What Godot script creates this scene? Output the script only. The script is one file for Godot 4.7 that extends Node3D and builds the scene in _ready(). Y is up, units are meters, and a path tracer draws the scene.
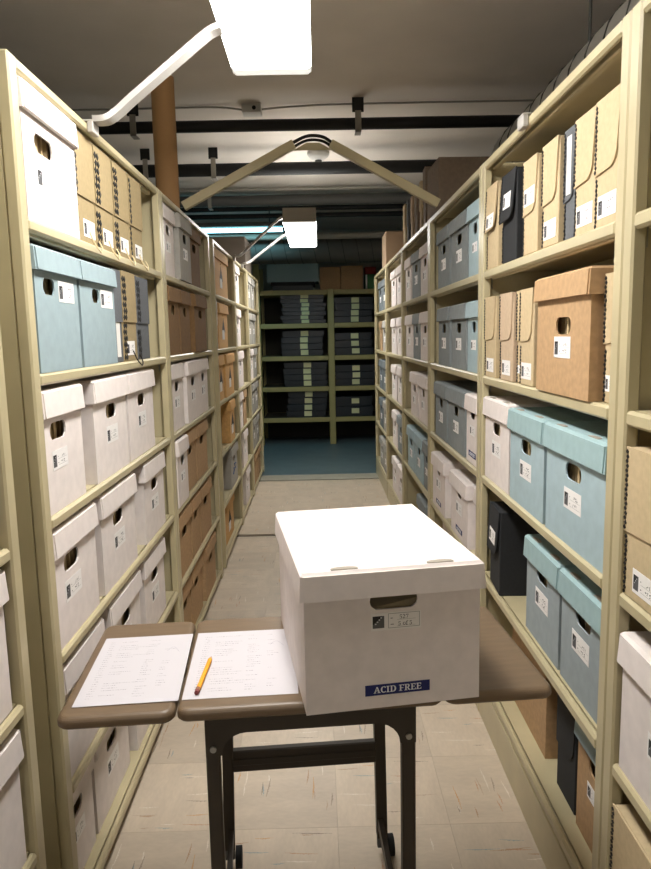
extends Node3D
# An archive aisle: two runs of steel shelving full of cartons, a small folding table with a carton on it.

const XL := -0.5526          # front plane of the left run
const XR := 0.5338           # front plane of the right run
const CEIL := 2.70
const DEPTH := 0.47          # depth of the shelving

var M := {}
var taken := {}
var cache := {}
var rng := RandomNumberGenerator.new()

# ---------------------------------------------------------------- small tools
func numbered(called: String) -> String:
	if not taken.has(called):
		taken[called] = 0
		return called
	taken[called] += 1
	return "%s_%03d" % [called, taken[called]]

func tag(o: Node3D, label: String, category: String, group := "", kind := "") -> void:
	if label: o.set_meta("label", label)
	if category: o.set_meta("category", category)
	if group: o.set_meta("group", group)
	if kind: o.set_meta("kind", kind)

func thing(called: String, label: String, category: String, at := Vector3.ZERO, turn := 0.0, group := "") -> Node3D:
	var o := Node3D.new()
	o.name = numbered(called)
	add_child(o)
	o.position = at
	o.rotation.y = turn
	tag(o, label, category, group)
	return o

func part(called: String, mesh: Mesh, mat: Material, parent: Node3D, at := Vector3.ZERO) -> MeshInstance3D:
	var o := MeshInstance3D.new()
	o.name = numbered(called) if parent == self else called
	o.mesh = mesh
	o.material_override = mat
	o.cast_shadow = GeometryInstance3D.SHADOW_CASTING_SETTING_ON
	parent.add_child(o, true)
	o.position = at
	return o

func setting(called: String, mesh: Mesh, mat: Material, at := Vector3.ZERO) -> MeshInstance3D:
	var o := part(called, mesh, mat, self, at)
	o.set_meta("kind", "structure")
	return o

func begin() -> SurfaceTool:
	var st := SurfaceTool.new()
	st.begin(Mesh.PRIMITIVE_TRIANGLES)
	return st

func tri(st: SurfaceTool, a: Vector3, b: Vector3, c: Vector3, hint: Vector3, ua := Vector2.ZERO, ub := Vector2.ZERO, uc := Vector2.ZERO) -> void:
	var n := (c - a).cross(b - a)
	if n.length_squared() < 1e-18: return
	n = n.normalized()
	var flip := n.dot(hint) < 0.0
	if flip: n = -n
	st.set_normal(n); st.set_uv(ua); st.add_vertex(a)
	if flip:
		st.set_normal(n); st.set_uv(uc); st.add_vertex(c)
		st.set_normal(n); st.set_uv(ub); st.add_vertex(b)
	else:
		st.set_normal(n); st.set_uv(ub); st.add_vertex(b)
		st.set_normal(n); st.set_uv(uc); st.add_vertex(c)

func quad(st: SurfaceTool, a: Vector3, b: Vector3, c: Vector3, d: Vector3, hint: Vector3) -> void:
	tri(st, a, b, c, hint, Vector2(0, 1), Vector2(1, 1), Vector2(1, 0))
	tri(st, a, c, d, hint, Vector2(0, 1), Vector2(1, 0), Vector2(0, 0))

# eight corners: 0-3 lower ring, 4-7 upper ring
func hexa(st: SurfaceTool, p: Array) -> void:
	var mid := Vector3.ZERO
	for v in p: mid += v
	mid /= 8.0
	for f in [[0, 1, 2, 3], [4, 5, 6, 7], [0, 1, 5, 4], [1, 2, 6, 5], [2, 3, 7, 6], [3, 0, 4, 7]]:
		var c: Vector3 = (p[f[0]] + p[f[1]] + p[f[2]] + p[f[3]]) / 4.0
		quad(st, p[f[0]], p[f[1]], p[f[2]], p[f[3]], c - mid)

# a box from its least to its greatest corner, edges chamfered by b
func bx(st: SurfaceTool, lo: Vector3, hi: Vector3, b := 0.0) -> void:
	var c := (lo + hi) / 2.0
	var h := (hi - lo) / 2.0
	b = minf(b, minf(h.x, minf(h.y, h.z)) * 0.9)
	if b <= 0.0:
		hexa(st, [Vector3(lo.x, lo.y, lo.z), Vector3(hi.x, lo.y, lo.z), Vector3(hi.x, lo.y, hi.z), Vector3(lo.x, lo.y, hi.z),
			Vector3(lo.x, hi.y, lo.z), Vector3(hi.x, hi.y, lo.z), Vector3(hi.x, hi.y, hi.z), Vector3(lo.x, hi.y, hi.z)])
		return
	for ax in 3:
		var u := (ax + 1) % 3
		var v := (ax + 2) % 3
		for s in [-1.0, 1.0]:
			var q := []
			for k in [[-1, -1], [1, -1], [1, 1], [-1, 1]]:
				var p := Vector3.ZERO
				p[ax] = s * h[ax]; p[u] = k[0] * (h[u] - b); p[v] = k[1] * (h[v] - b)
				q.append(c + p)
			var n := Vector3.ZERO
			n[ax] = s
			quad(st, q[0], q[1], q[2], q[3], n)
	for ax in 3:                       # the twelve edges run along ax
		var u := (ax + 1) % 3
		var v := (ax + 2) % 3
		for su in [-1.0, 1.0]:
			for sv in [-1.0, 1.0]:
				var q := []
				for k in [[-1, 0], [1, 0], [1, 1], [-1, 1]]:
					var p := Vector3.ZERO
					p[ax] = k[0] * (h[ax] - b)
					p[u] = su * (h[u] - (b if k[1] == 1 else 0.0))
					p[v] = sv * (h[v] - (0.0 if k[1] == 1 else b))
					q.append(c + p)
				var n := Vector3.ZERO
				n[u] = su; n[v] = sv
				quad(st, q[0], q[1], q[2], q[3], n)
	for sx in [-1.0, 1.0]:
		for sy in [-1.0, 1.0]:
			for sz in [-1.0, 1.0]:
				var s := Vector3(sx, sy, sz)
				tri(st, c + s * Vector3(h.x, h.y - b, h.z - b), c + s * Vector3(h.x - b, h.y, h.z - b), c + s * Vector3(h.x - b, h.y - b, h.z), s)

func box_mesh(size: Vector3, b := 0.0) -> Mesh:        # stands on y = 0, centred in x and z
	var key := "box%s%s" % [size, b]
	if not cache.has(key):
		var st := begin()
		bx(st, Vector3(-size.x / 2, 0, -size.z / 2), Vector3(size.x / 2, size.y, size.z / 2), b)
		cache[key] = st.commit()
	return cache[key]

# a round bar swept along points, with smooth normals
func sweep(st: SurfaceTool, pts: Array, r: float, sides := 12, caps := true, flat := Vector2.ONE) -> void:
	var rings := []
	var ref := Vector3.UP
	var d0: Vector3 = (pts[1] - pts[0]).normalized()
	if absf(d0.dot(ref)) > 0.9: ref = Vector3.RIGHT
	for i in pts.size():
		var d: Vector3 = (pts[mini(i + 1, pts.size() - 1)] - pts[maxi(i - 1, 0)]).normalized()
		var u := ref.cross(d).normalized()
		var v := d.cross(u).normalized()
		ref = v
		var ring := []
		for k in sides:
			var a := TAU * k / sides
			var n := u * cos(a) + v * sin(a)
			ring.append([pts[i] + (u * cos(a) * flat.x + v * sin(a) * flat.y) * r, n])
		rings.append(ring)
	for i in pts.size() - 1:
		for k in sides:
			var a = rings[i][k]; var b = rings[i][(k + 1) % sides]; var c = rings[i + 1][(k + 1) % sides]; var d = rings[i + 1][k]
			smooth3(st, a, b, c)
			smooth3(st, a, c, d)
	if caps:
		for e in [0, pts.size() - 1]:
			var out: Vector3 = (pts[0] - pts[1]) if e == 0 else (pts[e] - pts[e - 1])
			for k in sides:
				tri(st, pts[e], rings[e][k][0], rings[e][(k + 1) % sides][0], out)

func smooth3(st: SurfaceTool, a, b, c) -> void:
	var n: Vector3 = (c[0] - a[0]).cross(b[0] - a[0])
	if n.length_squared() < 1e-20: return
	var seq := [a, b, c] if n.dot(a[1] + b[1] + c[1]) > 0 else [a, c, b]
	for v in seq:
		st.set_normal(v[1]); st.set_uv(Vector2.ZERO); st.add_vertex(v[0])

func rod(st: SurfaceTool, a: Vector3, b: Vector3, r: float, sides := 12) -> void:
	sweep(st, [a, b], r, sides)

# profile of (radius, height) turned about y
func lathe(st: SurfaceTool, prof: Array, sides := 20, at := Vector3.ZERO) -> void:
	for i in prof.size() - 1:
		var p0: Vector2 = prof[i]; var p1: Vector2 = prof[i + 1]
		var n2 := Vector2(p1.y - p0.y, p0.x - p1.x).normalized()
		for k in sides:
			var a0 := TAU * k / sides; var a1 := TAU * (k + 1) / sides
			var q := []
			for e in [[p0, a0], [p0, a1], [p1, a1], [p1, a0]]:
				q.append([at + Vector3(e[0].x * cos(e[1]), e[0].y, e[0].x * sin(e[1])), Vector3(n2.x * cos(e[1]), n2.y, n2.x * sin(e[1]))])
			smooth3(st, q[0], q[1], q[2])
			smooth3(st, q[0], q[2], q[3])

# flat outline (x, y) with thickness from z0 to z1
func plate(st: SurfaceTool, poly: PackedVector2Array, z0: float, z1: float) -> void:
	var idx := Geometry2D.triangulate_polygon(poly)
	for s in [[z0, -1.0], [z1, 1.0]]:
		for k in range(0, idx.size(), 3):
			var a := poly[idx[k]]; var b := poly[idx[k + 1]]; var c := poly[idx[k + 2]]
			tri(st, Vector3(a.x, a.y, s[0]), Vector3(b.x, b.y, s[0]), Vector3(c.x, c.y, s[0]), Vector3(0, 0, s[1]))
	var cw := Geometry2D.is_polygon_clockwise(poly)
	for k in poly.size():
		var a := poly[k]; var b := poly[(k + 1) % poly.size()]
		var e := b - a
		var o := Vector3(e.y, -e.x, 0) * (-1.0 if cw else 1.0)
		quad(st, Vector3(a.x, a.y, z0), Vector3(b.x, b.y, z0), Vector3(b.x, b.y, z1), Vector3(a.x, a.y, z1), o)

func round_rect(w: float, h: float, r: float, seg := 5) -> PackedVector2Array:
	var out := PackedVector2Array()
	for q in 4:
		var c := Vector2((w / 2 - r) * (1 if q == 0 or q == 3 else -1), (h / 2 - r) * (1 if q < 2 else -1))
		for k in seg + 1:
			var a := PI / 2 * q + PI / 2 * k / seg
			out.append(c + Vector2(cos(a), sin(a)) * r)
	return out

# a board lying in xz with rounded corners and a rolled edge, top at y = 0
func slab(st: SurfaceTool, w: float, d: float, h: float, r: float, roll: float) -> void:
	var rings := []
	var steps := 5
	for k in steps + 1:
		var a := PI / 2 * k / steps
		rings.append([roll * (1 - sin(a)), -roll * (1 - cos(a))])
	rings.append([0.0, -(h - roll * 0.4)])
	rings.append([roll * 0.4, -h])
	rings.reverse()
	var outline := []
	for g in rings:
		var ring := []
		for p in round_rect(w - 2 * g[0], d - 2 * g[0], maxf(r - g[0], 0.002), 7):
			ring.append(Vector3(p.x, g[1], p.y))
		outline.append(ring)
	var n: int = outline[0].size()
	for i in outline.size() - 1:
		for k in n:
			var a: Vector3 = outline[i][k]; var b: Vector3 = outline[i][(k + 1) % n]; var c: Vector3 = outline[i + 1][(k + 1) % n]; var e: Vector3 = outline[i + 1][k]
			quad(st, a, b, c, e, Vector3(a.x, 0, a.z).normalized() * 0.8 + Vector3.UP * (0.3 if i > 1 else -0.3))
	for s in [[0, -1.0], [outline.size() - 1, 1.0]]:
		var mid := Vector3(0, outline[s[0]][0].y, 0)
		for k in n:
			tri(st, mid, outline[s[0]][k], outline[s[0]][(k + 1) % n], Vector3(0, s[1], 0))

# ---------------------------------------------------------------- materials
func grain(base: Color, amount: float, freq: float, seed_: int, stretch := Vector3.ONE) -> StandardMaterial3D:
	var m := StandardMaterial3D.new()
	var n := FastNoiseLite.new()
	n.seed = seed_
	n.frequency = freq
	n.fractal_octaves = 4
	var t := NoiseTexture2D.new()
	t.width = 256; t.height = 256; t.seamless = true
	t.noise = n
	var g := Gradient.new()
	g.set_color(0, Color(base.r * (1 - amount), base.g * (1 - amount), base.b * (1 - amount)))
	g.set_color(1, Color(minf(1, base.r * (1 + amount)), minf(1, base.g * (1 + amount)), minf(1, base.b * (1 + amount))))
	t.color_ramp = g
	m.albedo_texture = t
	m.uv1_triplanar = true
	m.uv1_scale = stretch
	m.roughness = 0.85
	return m

func plain(c: Color, rough := 0.7, metal := 0.0) -> StandardMaterial3D:
	var m := StandardMaterial3D.new()
	m.albedo_color = c
	m.roughness = rough
	m.metallic = metal
	return m

func scribble(im: Image, r: Rect2i, lines: int, ink: Color, seed_: int, wide := 0.8) -> void:
	var g := RandomNumberGenerator.new()
	g.seed = seed_
	for k in lines:
		var y := r.position.y + int((k + 0.5) * r.size.y / lines)
		var x := r.position.x + g.randi_range(0, 4)
		var stop := r.position.x + int(r.size.x * g.randf_range(wide * 0.6, wide))
		while x < stop:
			var w := g.randi_range(2, 9)
			im.fill_rect(Rect2i(x, y, mini(w, stop - x), 1 + (g.randi() % 2)), ink.lerp(Color(0.76, 0.745, 0.76), g.randf_range(0.0, 0.4)))
			x += w + g.randi_range(2, 5)

func sticker_texture(seed_: int) -> ImageTexture:
	var im := Image.create(192, 96, false, Image.FORMAT_RGB8)
	im.fill(Color(0.93, 0.92, 0.91))
	im.fill_rect(Rect2i(8, 22, 42, 60), Color(0.30, 0.30, 0.31))
	for k in 5:                                     # the stepped mark on the printed emblem
		im.fill_rect(Rect2i(8 + k * 7, 22, 7, 40 - k * 8), Color(0.07, 0.07, 0.08))
	for k in 3:
		im.fill_rect(Rect2i(14 + k * 9, 52 - k * 10, 6, 5), Color(0.8, 0.8, 0.8))
	im.fill_rect(Rect2i(70, 46, 110, 1), Color(0.45, 0.45, 0.45))
	im.fill_rect(Rect2i(70, 76, 110, 1), Color(0.45, 0.45, 0.45))
	var g := RandomNumberGenerator.new()
	g.seed = seed_
	im.fill_rect(Rect2i(66, 32, 6, 4), Color(0.3, 0.3, 0.3))
	im.fill_rect(Rect2i(66, 64, 9, 4), Color(0.3, 0.3, 0.3))
	for row in [[112, 26], [104, 56]]:
		var x: int = row[0]
		for k in 3:
			for s in 4:
				im.fill_rect(Rect2i(x + g.randi_range(0, 9), row[1] + g.randi_range(0, 13), g.randi_range(2, 9), 3), Color(0.12, 0.12, 0.14))
			x += 17
	return ImageTexture.create_from_image(im)

func list_texture(seed_: int) -> ImageTexture:
	var im := Image.create(440, 568, false, Image.FORMAT_RGB8)
	im.fill(Color(0.76, 0.745, 0.76))
	var g := RandomNumberGenerator.new()
	g.seed = seed_
	var ink := Color(0.20, 0.19, 0.23)
	for k in 27:
		var y := 46 + k * 18
		scribble(im, Rect2i(36, y, 34, 3), 1, ink, seed_ + k, 1.0)
		if g.randf() < 0.62: scribble(im, Rect2i(88, y, g.randi_range(60, 190), 3), 1, ink, seed_ + 50 + k, 1.0)
		if g.randf() < 0.75: scribble(im, Rect2i(232, y, g.randi_range(30, 70), 3), 1, ink, seed_ + 90 + k, 1.0)
		if g.randf() < 0.4: scribble(im, Rect2i(318, y, g.randi_range(30, 60), 3), 1, ink, seed_ + 130 + k, 1.0)
	for k in 60:                                    # a handwritten check curve beside the columns
		im.fill_rect(Rect2i(330 + k, 150 - int(34 * sin(k * 0.06)) + seed_ % 7, 2, 1), Color(0.5, 0.5, 0.58))
	return ImageTexture.create_from_image(im)

func tile_texture(seed_: int) -> ImageTexture:
	var im := Image.create(256, 256, false, Image.FORMAT_RGB8)
	var g := RandomNumberGenerator.new()
	g.seed = seed_
	var base := Color(0.79, 0.73, 0.65)
	base = base * g.randf_range(0.93, 1.0)
	im.fill(base)
	var n := FastNoiseLite.new()
	n.seed = seed_; n.frequency = 0.012
	for y in 256:
		for x in 256:
			var v := 1.0 + 0.05 * n.get_noise_2d(x, y * 0.4) + 0.03 * n.get_noise_2d(x * 8.0, y * 3.0)
			im.set_pixel(x, y, Color(base.r * v, base.g * v, base.b * v))
	var inks := [Color(0.60, 0.42, 0.28), Color(0.76, 0.50, 0.24), Color(0.42, 0.55, 0.60), Color(0.42, 0.36, 0.32), Color(0.90, 0.88, 0.85), Color(0.66, 0.55, 0.46), Color(0.92, 0.89, 0.85), Color(0.70, 0.48, 0.34)]
	for k in 13:
		var w := g.randi_range(26, 96)
		var x := g.randi_range(4, 250 - w)
		var y := g.randi_range(6, 246)
		var c: Color = inks[g.randi() % inks.size()]
		var slope := g.randf_range(-0.10, 0.10)
		for i in w:
			var t := float(i) / w
			var thick := maxi(1, int(round(4.0 * sin(PI * t) * g.randf_range(0.4, 1.0))))
			for j in thick:
				var yy := clampi(y + j + int(slope * i), 0, 255)
				if g.randf() < 0.82: im.set_pixel(x + i, yy, im.get_pixel(x + i, yy).lerp(c, 0.75))
	return ImageTexture.create_from_image(im)

func make_materials() -> void:
	var paint := grain(Color(0.73, 0.685, 0.55), 0.035, 0.02, 3, Vector3.ONE * 1.2)
	paint.roughness = 0.36
	M.shelf = paint
	M.shaded_back = plain(Color(0.25, 0.23, 0.17), 0.6)  # shelf colour darkened to stand in for shade behind the boxes
	M.white = grain(Color(0.885, 0.848, 0.832), 0.025, 0.03, 5, Vector3.ONE * 3)
	M.brown = grain(Color(0.69, 0.56, 0.41), 0.06, 0.06, 7, Vector3.ONE * 3)
	M.darkkraft = grain(Color(0.48, 0.36, 0.22), 0.06, 0.06, 33, Vector3.ONE * 3)
	M.orange = grain(Color(0.79, 0.62, 0.39), 0.06, 0.06, 8, Vector3.ONE * 3)
	M.blue = grain(Color(0.63, 0.71, 0.735), 0.03, 0.03, 9, Vector3.ONE * 3)
	M.dimmed_blue = grain(Color(0.565, 0.635, 0.655), 0.03, 0.03, 35, Vector3.ONE * 3)  # copy of blue, its colour lowered to stand in for weaker light
	M.teal = grain(Color(0.585, 0.685, 0.695), 0.03, 0.03, 10, Vector3.ONE * 3)
	M.grey = grain(Color(0.52, 0.545, 0.55), 0.035, 0.03, 11, Vector3.ONE * 3)
	M.dull = grain(Color(0.59, 0.63, 0.645), 0.03, 0.03, 31, Vector3.ONE * 3)
	M.dim = grain(Color(0.42, 0.45, 0.465), 0.03, 0.03, 32, Vector3.ONE * 3)  # grey cartons, darkened further to stand in for weaker far light
	M.pale = grain(Color(0.635, 0.62, 0.59), 0.03, 0.03, 12, Vector3.ONE * 3)
	M.tan = grain(Color(0.755, 0.675, 0.535), 0.035, 0.05, 13, Vector3.ONE * 4)
	M.shaded_tan = grain(Color(0.59, 0.52, 0.38), 0.035, 0.05, 34, Vector3.ONE * 4)  # copy of tan, darkened to stand in for shade on the left cases
	M.rose = grain(Color(0.745, 0.655, 0.55), 0.035, 0.05, 14, Vector3.ONE * 4)
	M.slate = grain(Color(0.36, 0.37, 0.385), 0.06, 0.08, 15, Vector3.ONE * 4)
	M.black = grain(Color(0.125, 0.13, 0.14), 0.08, 0.08, 16, Vector3.ONE * 4)
	M.dusk = grain(Color(0.50, 0.435, 0.375), 0.05, 0.05, 17, Vector3.ONE * 3)
	M.navy = grain(Color(0.08, 0.12, 0.155), 0.08, 0.05, 18, Vector3.ONE * 3)
	M.navy.roughness = 0.4
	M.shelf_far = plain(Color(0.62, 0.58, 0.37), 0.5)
	M.shaded_deck = plain(Color(0.20, 0.19, 0.15), 0.8)  # dark tone stands in for deep shade inside the far bays
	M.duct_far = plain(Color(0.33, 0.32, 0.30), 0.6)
	M.folder = plain(Color(0.78, 0.69, 0.53), 0.9)
	M.tab = plain(Color(0.60, 0.57, 0.52), 0.9)  # grey stands in for the shadow in the lid slots
	M.edge = plain(Color(0.05, 0.05, 0.05), 0.6)
	M.cord = plain(Color(0.80, 0.73, 0.58), 0.9)
	M.darkcord = plain(Color(0.12, 0.11, 0.10), 0.9)
	M.ink = plain(Color(0.10, 0.09, 0.08), 0.8)
	M.blueprint = plain(Color(0.085, 0.125, 0.36), 0.7)
	M.lettering = plain(Color(0.86, 0.86, 0.88), 0.7)
	M.steel = plain(Color(0.62, 0.62, 0.60), 0.35, 0.8)
	M.duct = plain(Color(0.56, 0.555, 0.53), 0.5, 0.25)
	M.seam = plain(Color(0.20, 0.20, 0.195), 0.6, 0.4)
	M.blackpipe = plain(Color(0.045, 0.043, 0.042), 0.65)
	M.greypipe = plain(Color(0.34, 0.34, 0.33), 0.7)
	M.conduit = plain(Color(0.60, 0.58, 0.54), 0.6)
	M.enamel = plain(Color(0.80, 0.79, 0.76), 0.35)
	M.armpaint = plain(Color(0.70, 0.685, 0.665), 0.45)
	M.rubber = plain(Color(0.03, 0.03, 0.03), 0.8)
	var wood := grain(Color(0.425, 0.35, 0.265), 0.05, 0.025, 21, Vector3(1.5, 1.5, 9))
	wood.roughness = 0.42
	M.tabletop = wood
	M.tableframe = plain(Color(0.185, 0.15, 0.105), 0.5)
	M.ceiling = grain(Color(0.90, 0.865, 0.825), 0.03, 0.01, 23, Vector3.ONE * 0.5)
	M.wall = grain(Color(0.68, 0.66, 0.62), 0.04, 0.01, 24, Vector3.ONE * 0.5)
	M.floorbase = plain(Color(0.07, 0.06, 0.055), 0.9)
	M.floorblue = grain(Color(0.36, 0.435, 0.455), 0.07, 0.02, 25, Vector3.ONE * 0.6)
	M.floorblue.roughness = 0.35
	M.sill = grain(Color(0.60, 0.585, 0.53), 0.04, 0.02, 26, Vector3.ONE)
	M.stickers = []
	for k in 4:
		var s := StandardMaterial3D.new()
		s.albedo_texture = sticker_texture(40 + k)
		s.roughness = 0.6
		M.stickers.append(s)
	M.tiles = []
	for k in 8:
		var s := StandardMaterial3D.new()
		s.albedo_texture = tile_texture(70 + k)
		s.roughness = 0.42
		M.tiles.append(s)

# ---------------------------------------------------------------- cartons
func hole_radius(a: float, hw: float, hh: float, r: float) -> float:
	var d := Vector2(cos(a), sin(a))
	var lo := 0.0
	var hi := hw + hh
	for i in 30:
		var t := (lo + hi) / 2
		var p := (d * t).abs() - Vector2(hw - r, hh - r)
		var sd := Vector2(maxf(p.x, 0), maxf(p.y, 0)).length() + minf(maxf(p.x, p.y), 0) - r
		if sd < 0: lo = t
		else: hi = t
	return lo

func carton_body(w: float, h: float, d: float, hole: Vector2, hy: float, hx: float) -> Mesh:
	var key := "body%s" % [[w, h, d, hole, hy, hx]]
	if cache.has(key): return cache[key]
	var st := begin()
	var t := 0.004
	var z1 := d / 2
	bx(st, Vector3(-w / 2, 0, -d / 2), Vector3(-w / 2 + t, h, z1 - t))
	bx(st, Vector3(w / 2 - t, 0, -d / 2), Vector3(w / 2, h, z1 - t))
	bx(st, Vector3(-w / 2 + t, 0, -d / 2), Vector3(w / 2 - t, h, -d / 2 + t))
	bx(st, Vector3(-w / 2 + t, 0, -d / 2 + t), Vector3(w / 2 - t, t, z1 - t))
	var angles := []
	for k in 28: angles.append(TAU * k / 28.0)
	for c in [Vector2(w / 2 - hx, h - hy), Vector2(-w / 2 - hx, h - hy), Vector2(-w / 2 - hx, -hy), Vector2(w / 2 - hx, -hy)]:
		angles.append(fposmod(c.angle(), TAU))
	angles.sort()
	var inner := []
	var outer := []
	for a in angles:
		var dd := Vector2(cos(a), sin(a))
		inner.append(dd * hole_radius(a, hole.x / 2, hole.y / 2, minf(hole.x, hole.y) * 0.46))
		var tx: float = ((w / 2 - hx) if dd.x > 0 else (w / 2 + hx)) / maxf(absf(dd.x), 1e-6)
		var ty: float = ((h - hy) if dd.y > 0 else hy) / maxf(absf(dd.y), 1e-6)
		outer.append(dd * minf(tx, ty))
	var n := angles.size()
	for k in n:
		var j := (k + 1) % n
		var a0 := Vector3(inner[k].x + hx, inner[k].y + hy, 0); var a1 := Vector3(inner[j].x + hx, inner[j].y + hy, 0)
		var b0 := Vector3(outer[k].x + hx, outer[k].y + hy, 0); var b1 := Vector3(outer[j].x + hx, outer[j].y + hy, 0)
		for s in [[z1, 1.0], [z1 - t, -1.0]]:
			var o := Vector3(0, 0, s[0])
			quad(st, a0 + o, b0 + o, b1 + o, a1 + o, Vector3(0, 0, s[1]))
		quad(st, a0 + Vector3(0, 0, z1), a1 + Vector3(0, 0, z1), a1 + Vector3(0, 0, z1 - t), a0 + Vector3(0, 0, z1 - t), Vector3(hx, hy, 0) - a0)
		quad(st, b0 + Vector3(0, 0, z1), b1 + Vector3(0, 0, z1), b1 + Vector3(0, 0, z1 - t), b0 + Vector3(0, 0, z1 - t), b0 - Vector3(hx, hy, 0))
	cache[key] = st.commit()
	return cache[key]

func carton_lid(w: float, h: float, d: float) -> Mesh:      # hangs from y = 0 (its top) down to -h
	var key := "lid%s" % [[w, h, d]]
	if cache.has(key): return cache[key]
	var st := begin()
	var t := 0.004
	var c := 0.005
	var fl := 0.003                    # the skirt flares out a little
	# the top, with softened edges
	var a := [Vector3(-w / 2 + c, 0, -d / 2 + c), Vector3(w / 2 - c, 0, -d / 2 + c), Vector3(w / 2 - c, 0, d / 2 - c), Vector3(-w / 2 + c, 0, d / 2 - c)]
	var b := [Vector3(-w / 2, -c, -d / 2), Vector3(w / 2, -c, -d / 2), Vector3(w / 2, -c, d / 2), Vector3(-w / 2, -c, d / 2)]
	var e := []
	var f := []
	var g := []
	for p in b:
		var s := Vector3(signf(p.x), 0, signf(p.z))
		e.append(Vector3(p.x, -h, p.z) + s * fl)
		f.append(Vector3(p.x, -h, p.z) + s * (fl - t))
		g.append(Vector3(p.x, -c - t, p.z) - s * t)
	quad(st, a[0], a[1], a[2], a[3], Vector3.UP)
	quad(st, g[0], g[1], g[2], g[3], Vector3.DOWN)
	for k in 4:
		var j := (k + 1) % 4
		var o: Vector3 = (b[k] + b[j]) * Vector3(1, 0, 1)
		quad(st, a[k], a[j], b[j], b[k], o + Vector3.UP * 0.2)
		quad(st, b[k], b[j], e[j], e[k], o)
		quad(st, e[k], e[j], f[j], f[k], Vector3.DOWN)
		quad(st, f[k], f[j], g[j], g[k], -o)
	cache[key] = st.commit()
	return cache[key]

func lid_flap(w: float, h: float, d: float) -> Mesh:         # the end flap folded over the front of the lid
	var key := "flap%s" % [[w, h, d]]
	if cache.has(key): return cache[key]
	var st := begin()
	var x := w / 2 - 0.004
	var z0 := d / 2 + 0.0006
	var z1 := d / 2 + 0.0036
	hexa(st, [Vector3(-x, -h + 0.001, z1 - 0.001), Vector3(x, -h + 0.001, z1 - 0.001), Vector3(x, -h + 0.001, z1 + 0.002), Vector3(-x, -h + 0.001, z1 + 0.002),
		Vector3(-x, -0.005, z0 - 0.001), Vector3(x, -0.005, z0 - 0.001), Vector3(x, -0.005, z0 + 0.002), Vector3(-x, -0.005, z0 + 0.002)])
	cache[key] = st.commit()
	return cache[key]

func folders_mesh(w: float, h: float, d: float) -> Mesh:
	var key := "folders%s" % [[w, h, d]]
	if cache.has(key): return cache[key]
	var st := begin()
	var g := RandomNumberGenerator.new()
	g.seed = 4
	var x := -w / 2 + 0.012
	while x < w / 2 - 0.02:
		var t := g.randf_range(0.004, 0.012)
		bx(st, Vector3(x, 0.005, -d / 2 + 0.02), Vector3(x + t, h - g.randf_range(0.03, 0.055), d / 2 - 0.008 - g.randf_range(0.0, 0.016)))
		x += t + g.randf_range(0.003, 0.014)
	cache[key] = st.commit()
	return cache[key]

func sticker_mesh(w: float, h: float) -> Mesh:
	var key := "sticker%s" % [[w, h]]
	if cache.has(key): return cache[key]
	var st := begin()
	hexa(st, [Vector3(-w / 2, -h / 2, 0), Vector3(w / 2, -h / 2, 0), Vector3(w / 2, -h / 2, 0.0006), Vector3(-w / 2, -h / 2, 0.0006),
		Vector3(-w / 2, h / 2, 0), Vector3(w / 2, h / 2, 0), Vector3(w / 2, h / 2, 0.0006), Vector3(-w / 2, h / 2, 0.0006)])
	var st2 := begin()
	# front face with its own UVs, then the thin sides
	tri(st2, Vector3(-w / 2, -h / 2, 0.0007), Vector3(w / 2, -h / 2, 0.0007), Vector3(w / 2, h / 2, 0.0007), Vector3.BACK, Vector2(0, 1), Vector2(1, 1), Vector2(1, 0))
	tri(st2, Vector3(-w / 2, -h / 2, 0.0007), Vector3(w / 2, h / 2, 0.0007), Vector3(-w / 2, h / 2, 0.0007), Vector3.BACK, Vector2(0, 1), Vector2(1, 0), Vector2(0, 0))
	for s in [[Vector3(-w / 2, -h / 2, 0), Vector3(w / 2, -h / 2, 0), Vector3.DOWN], [Vector3(-w / 2, h / 2, 0), Vector3(w / 2, h / 2, 0), Vector3.UP], [Vector3(-w / 2, -h / 2, 0), Vector3(-w / 2, h / 2, 0), Vector3.LEFT], [Vector3(w / 2, -h / 2, 0), Vector3(w / 2, h / 2, 0), Vector3.RIGHT]]:
		var up := Vector3(0, 0, 0.0007)
		tri(st2, s[0], s[1], s[1] + up, s[2], Vector2(0.02, 0.02), Vector2(0.02, 0.02), Vector2(0.02, 0.02))
		tri(st2, s[0], s[1] + up, s[0] + up, s[2], Vector2(0.02, 0.02), Vector2(0.02, 0.02), Vector2(0.02, 0.02))
	cache[key] = st2.commit()
	return cache[key]

func text_mesh(words: String, height: float, deep: float, serif := true, bold := false) -> Mesh:
	var key := "text" + words + str(height)
	if cache.has(key): return cache[key]
	var t := TextMesh.new()
	var f := SystemFont.new()
	f.font_names = PackedStringArray(["Droid Serif" if serif else "Droid Sans"])
	if bold: f.font_weight = 700
	t.font = f
	t.text = words
	t.font_size = 64
	t.pixel_size = height / 46.0
	t.depth = deep
	cache[key] = t
	return t

func tab_mesh() -> Mesh:
	if not cache.has("tab"):
		var p := PackedVector2Array()
		for k in 9:
			var a := PI * k / 8.0
			p.append(Vector2(0.024 * cos(a), 0.008 * sin(a)))
		p.append(Vector2(-0.024, -0.006)); p.append(Vector2(0.024, -0.006))
		var st := begin()
		plate(st, p, 0.0, 0.0012)
		cache["tab"] = st.commit()
	return cache["tab"]

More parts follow.
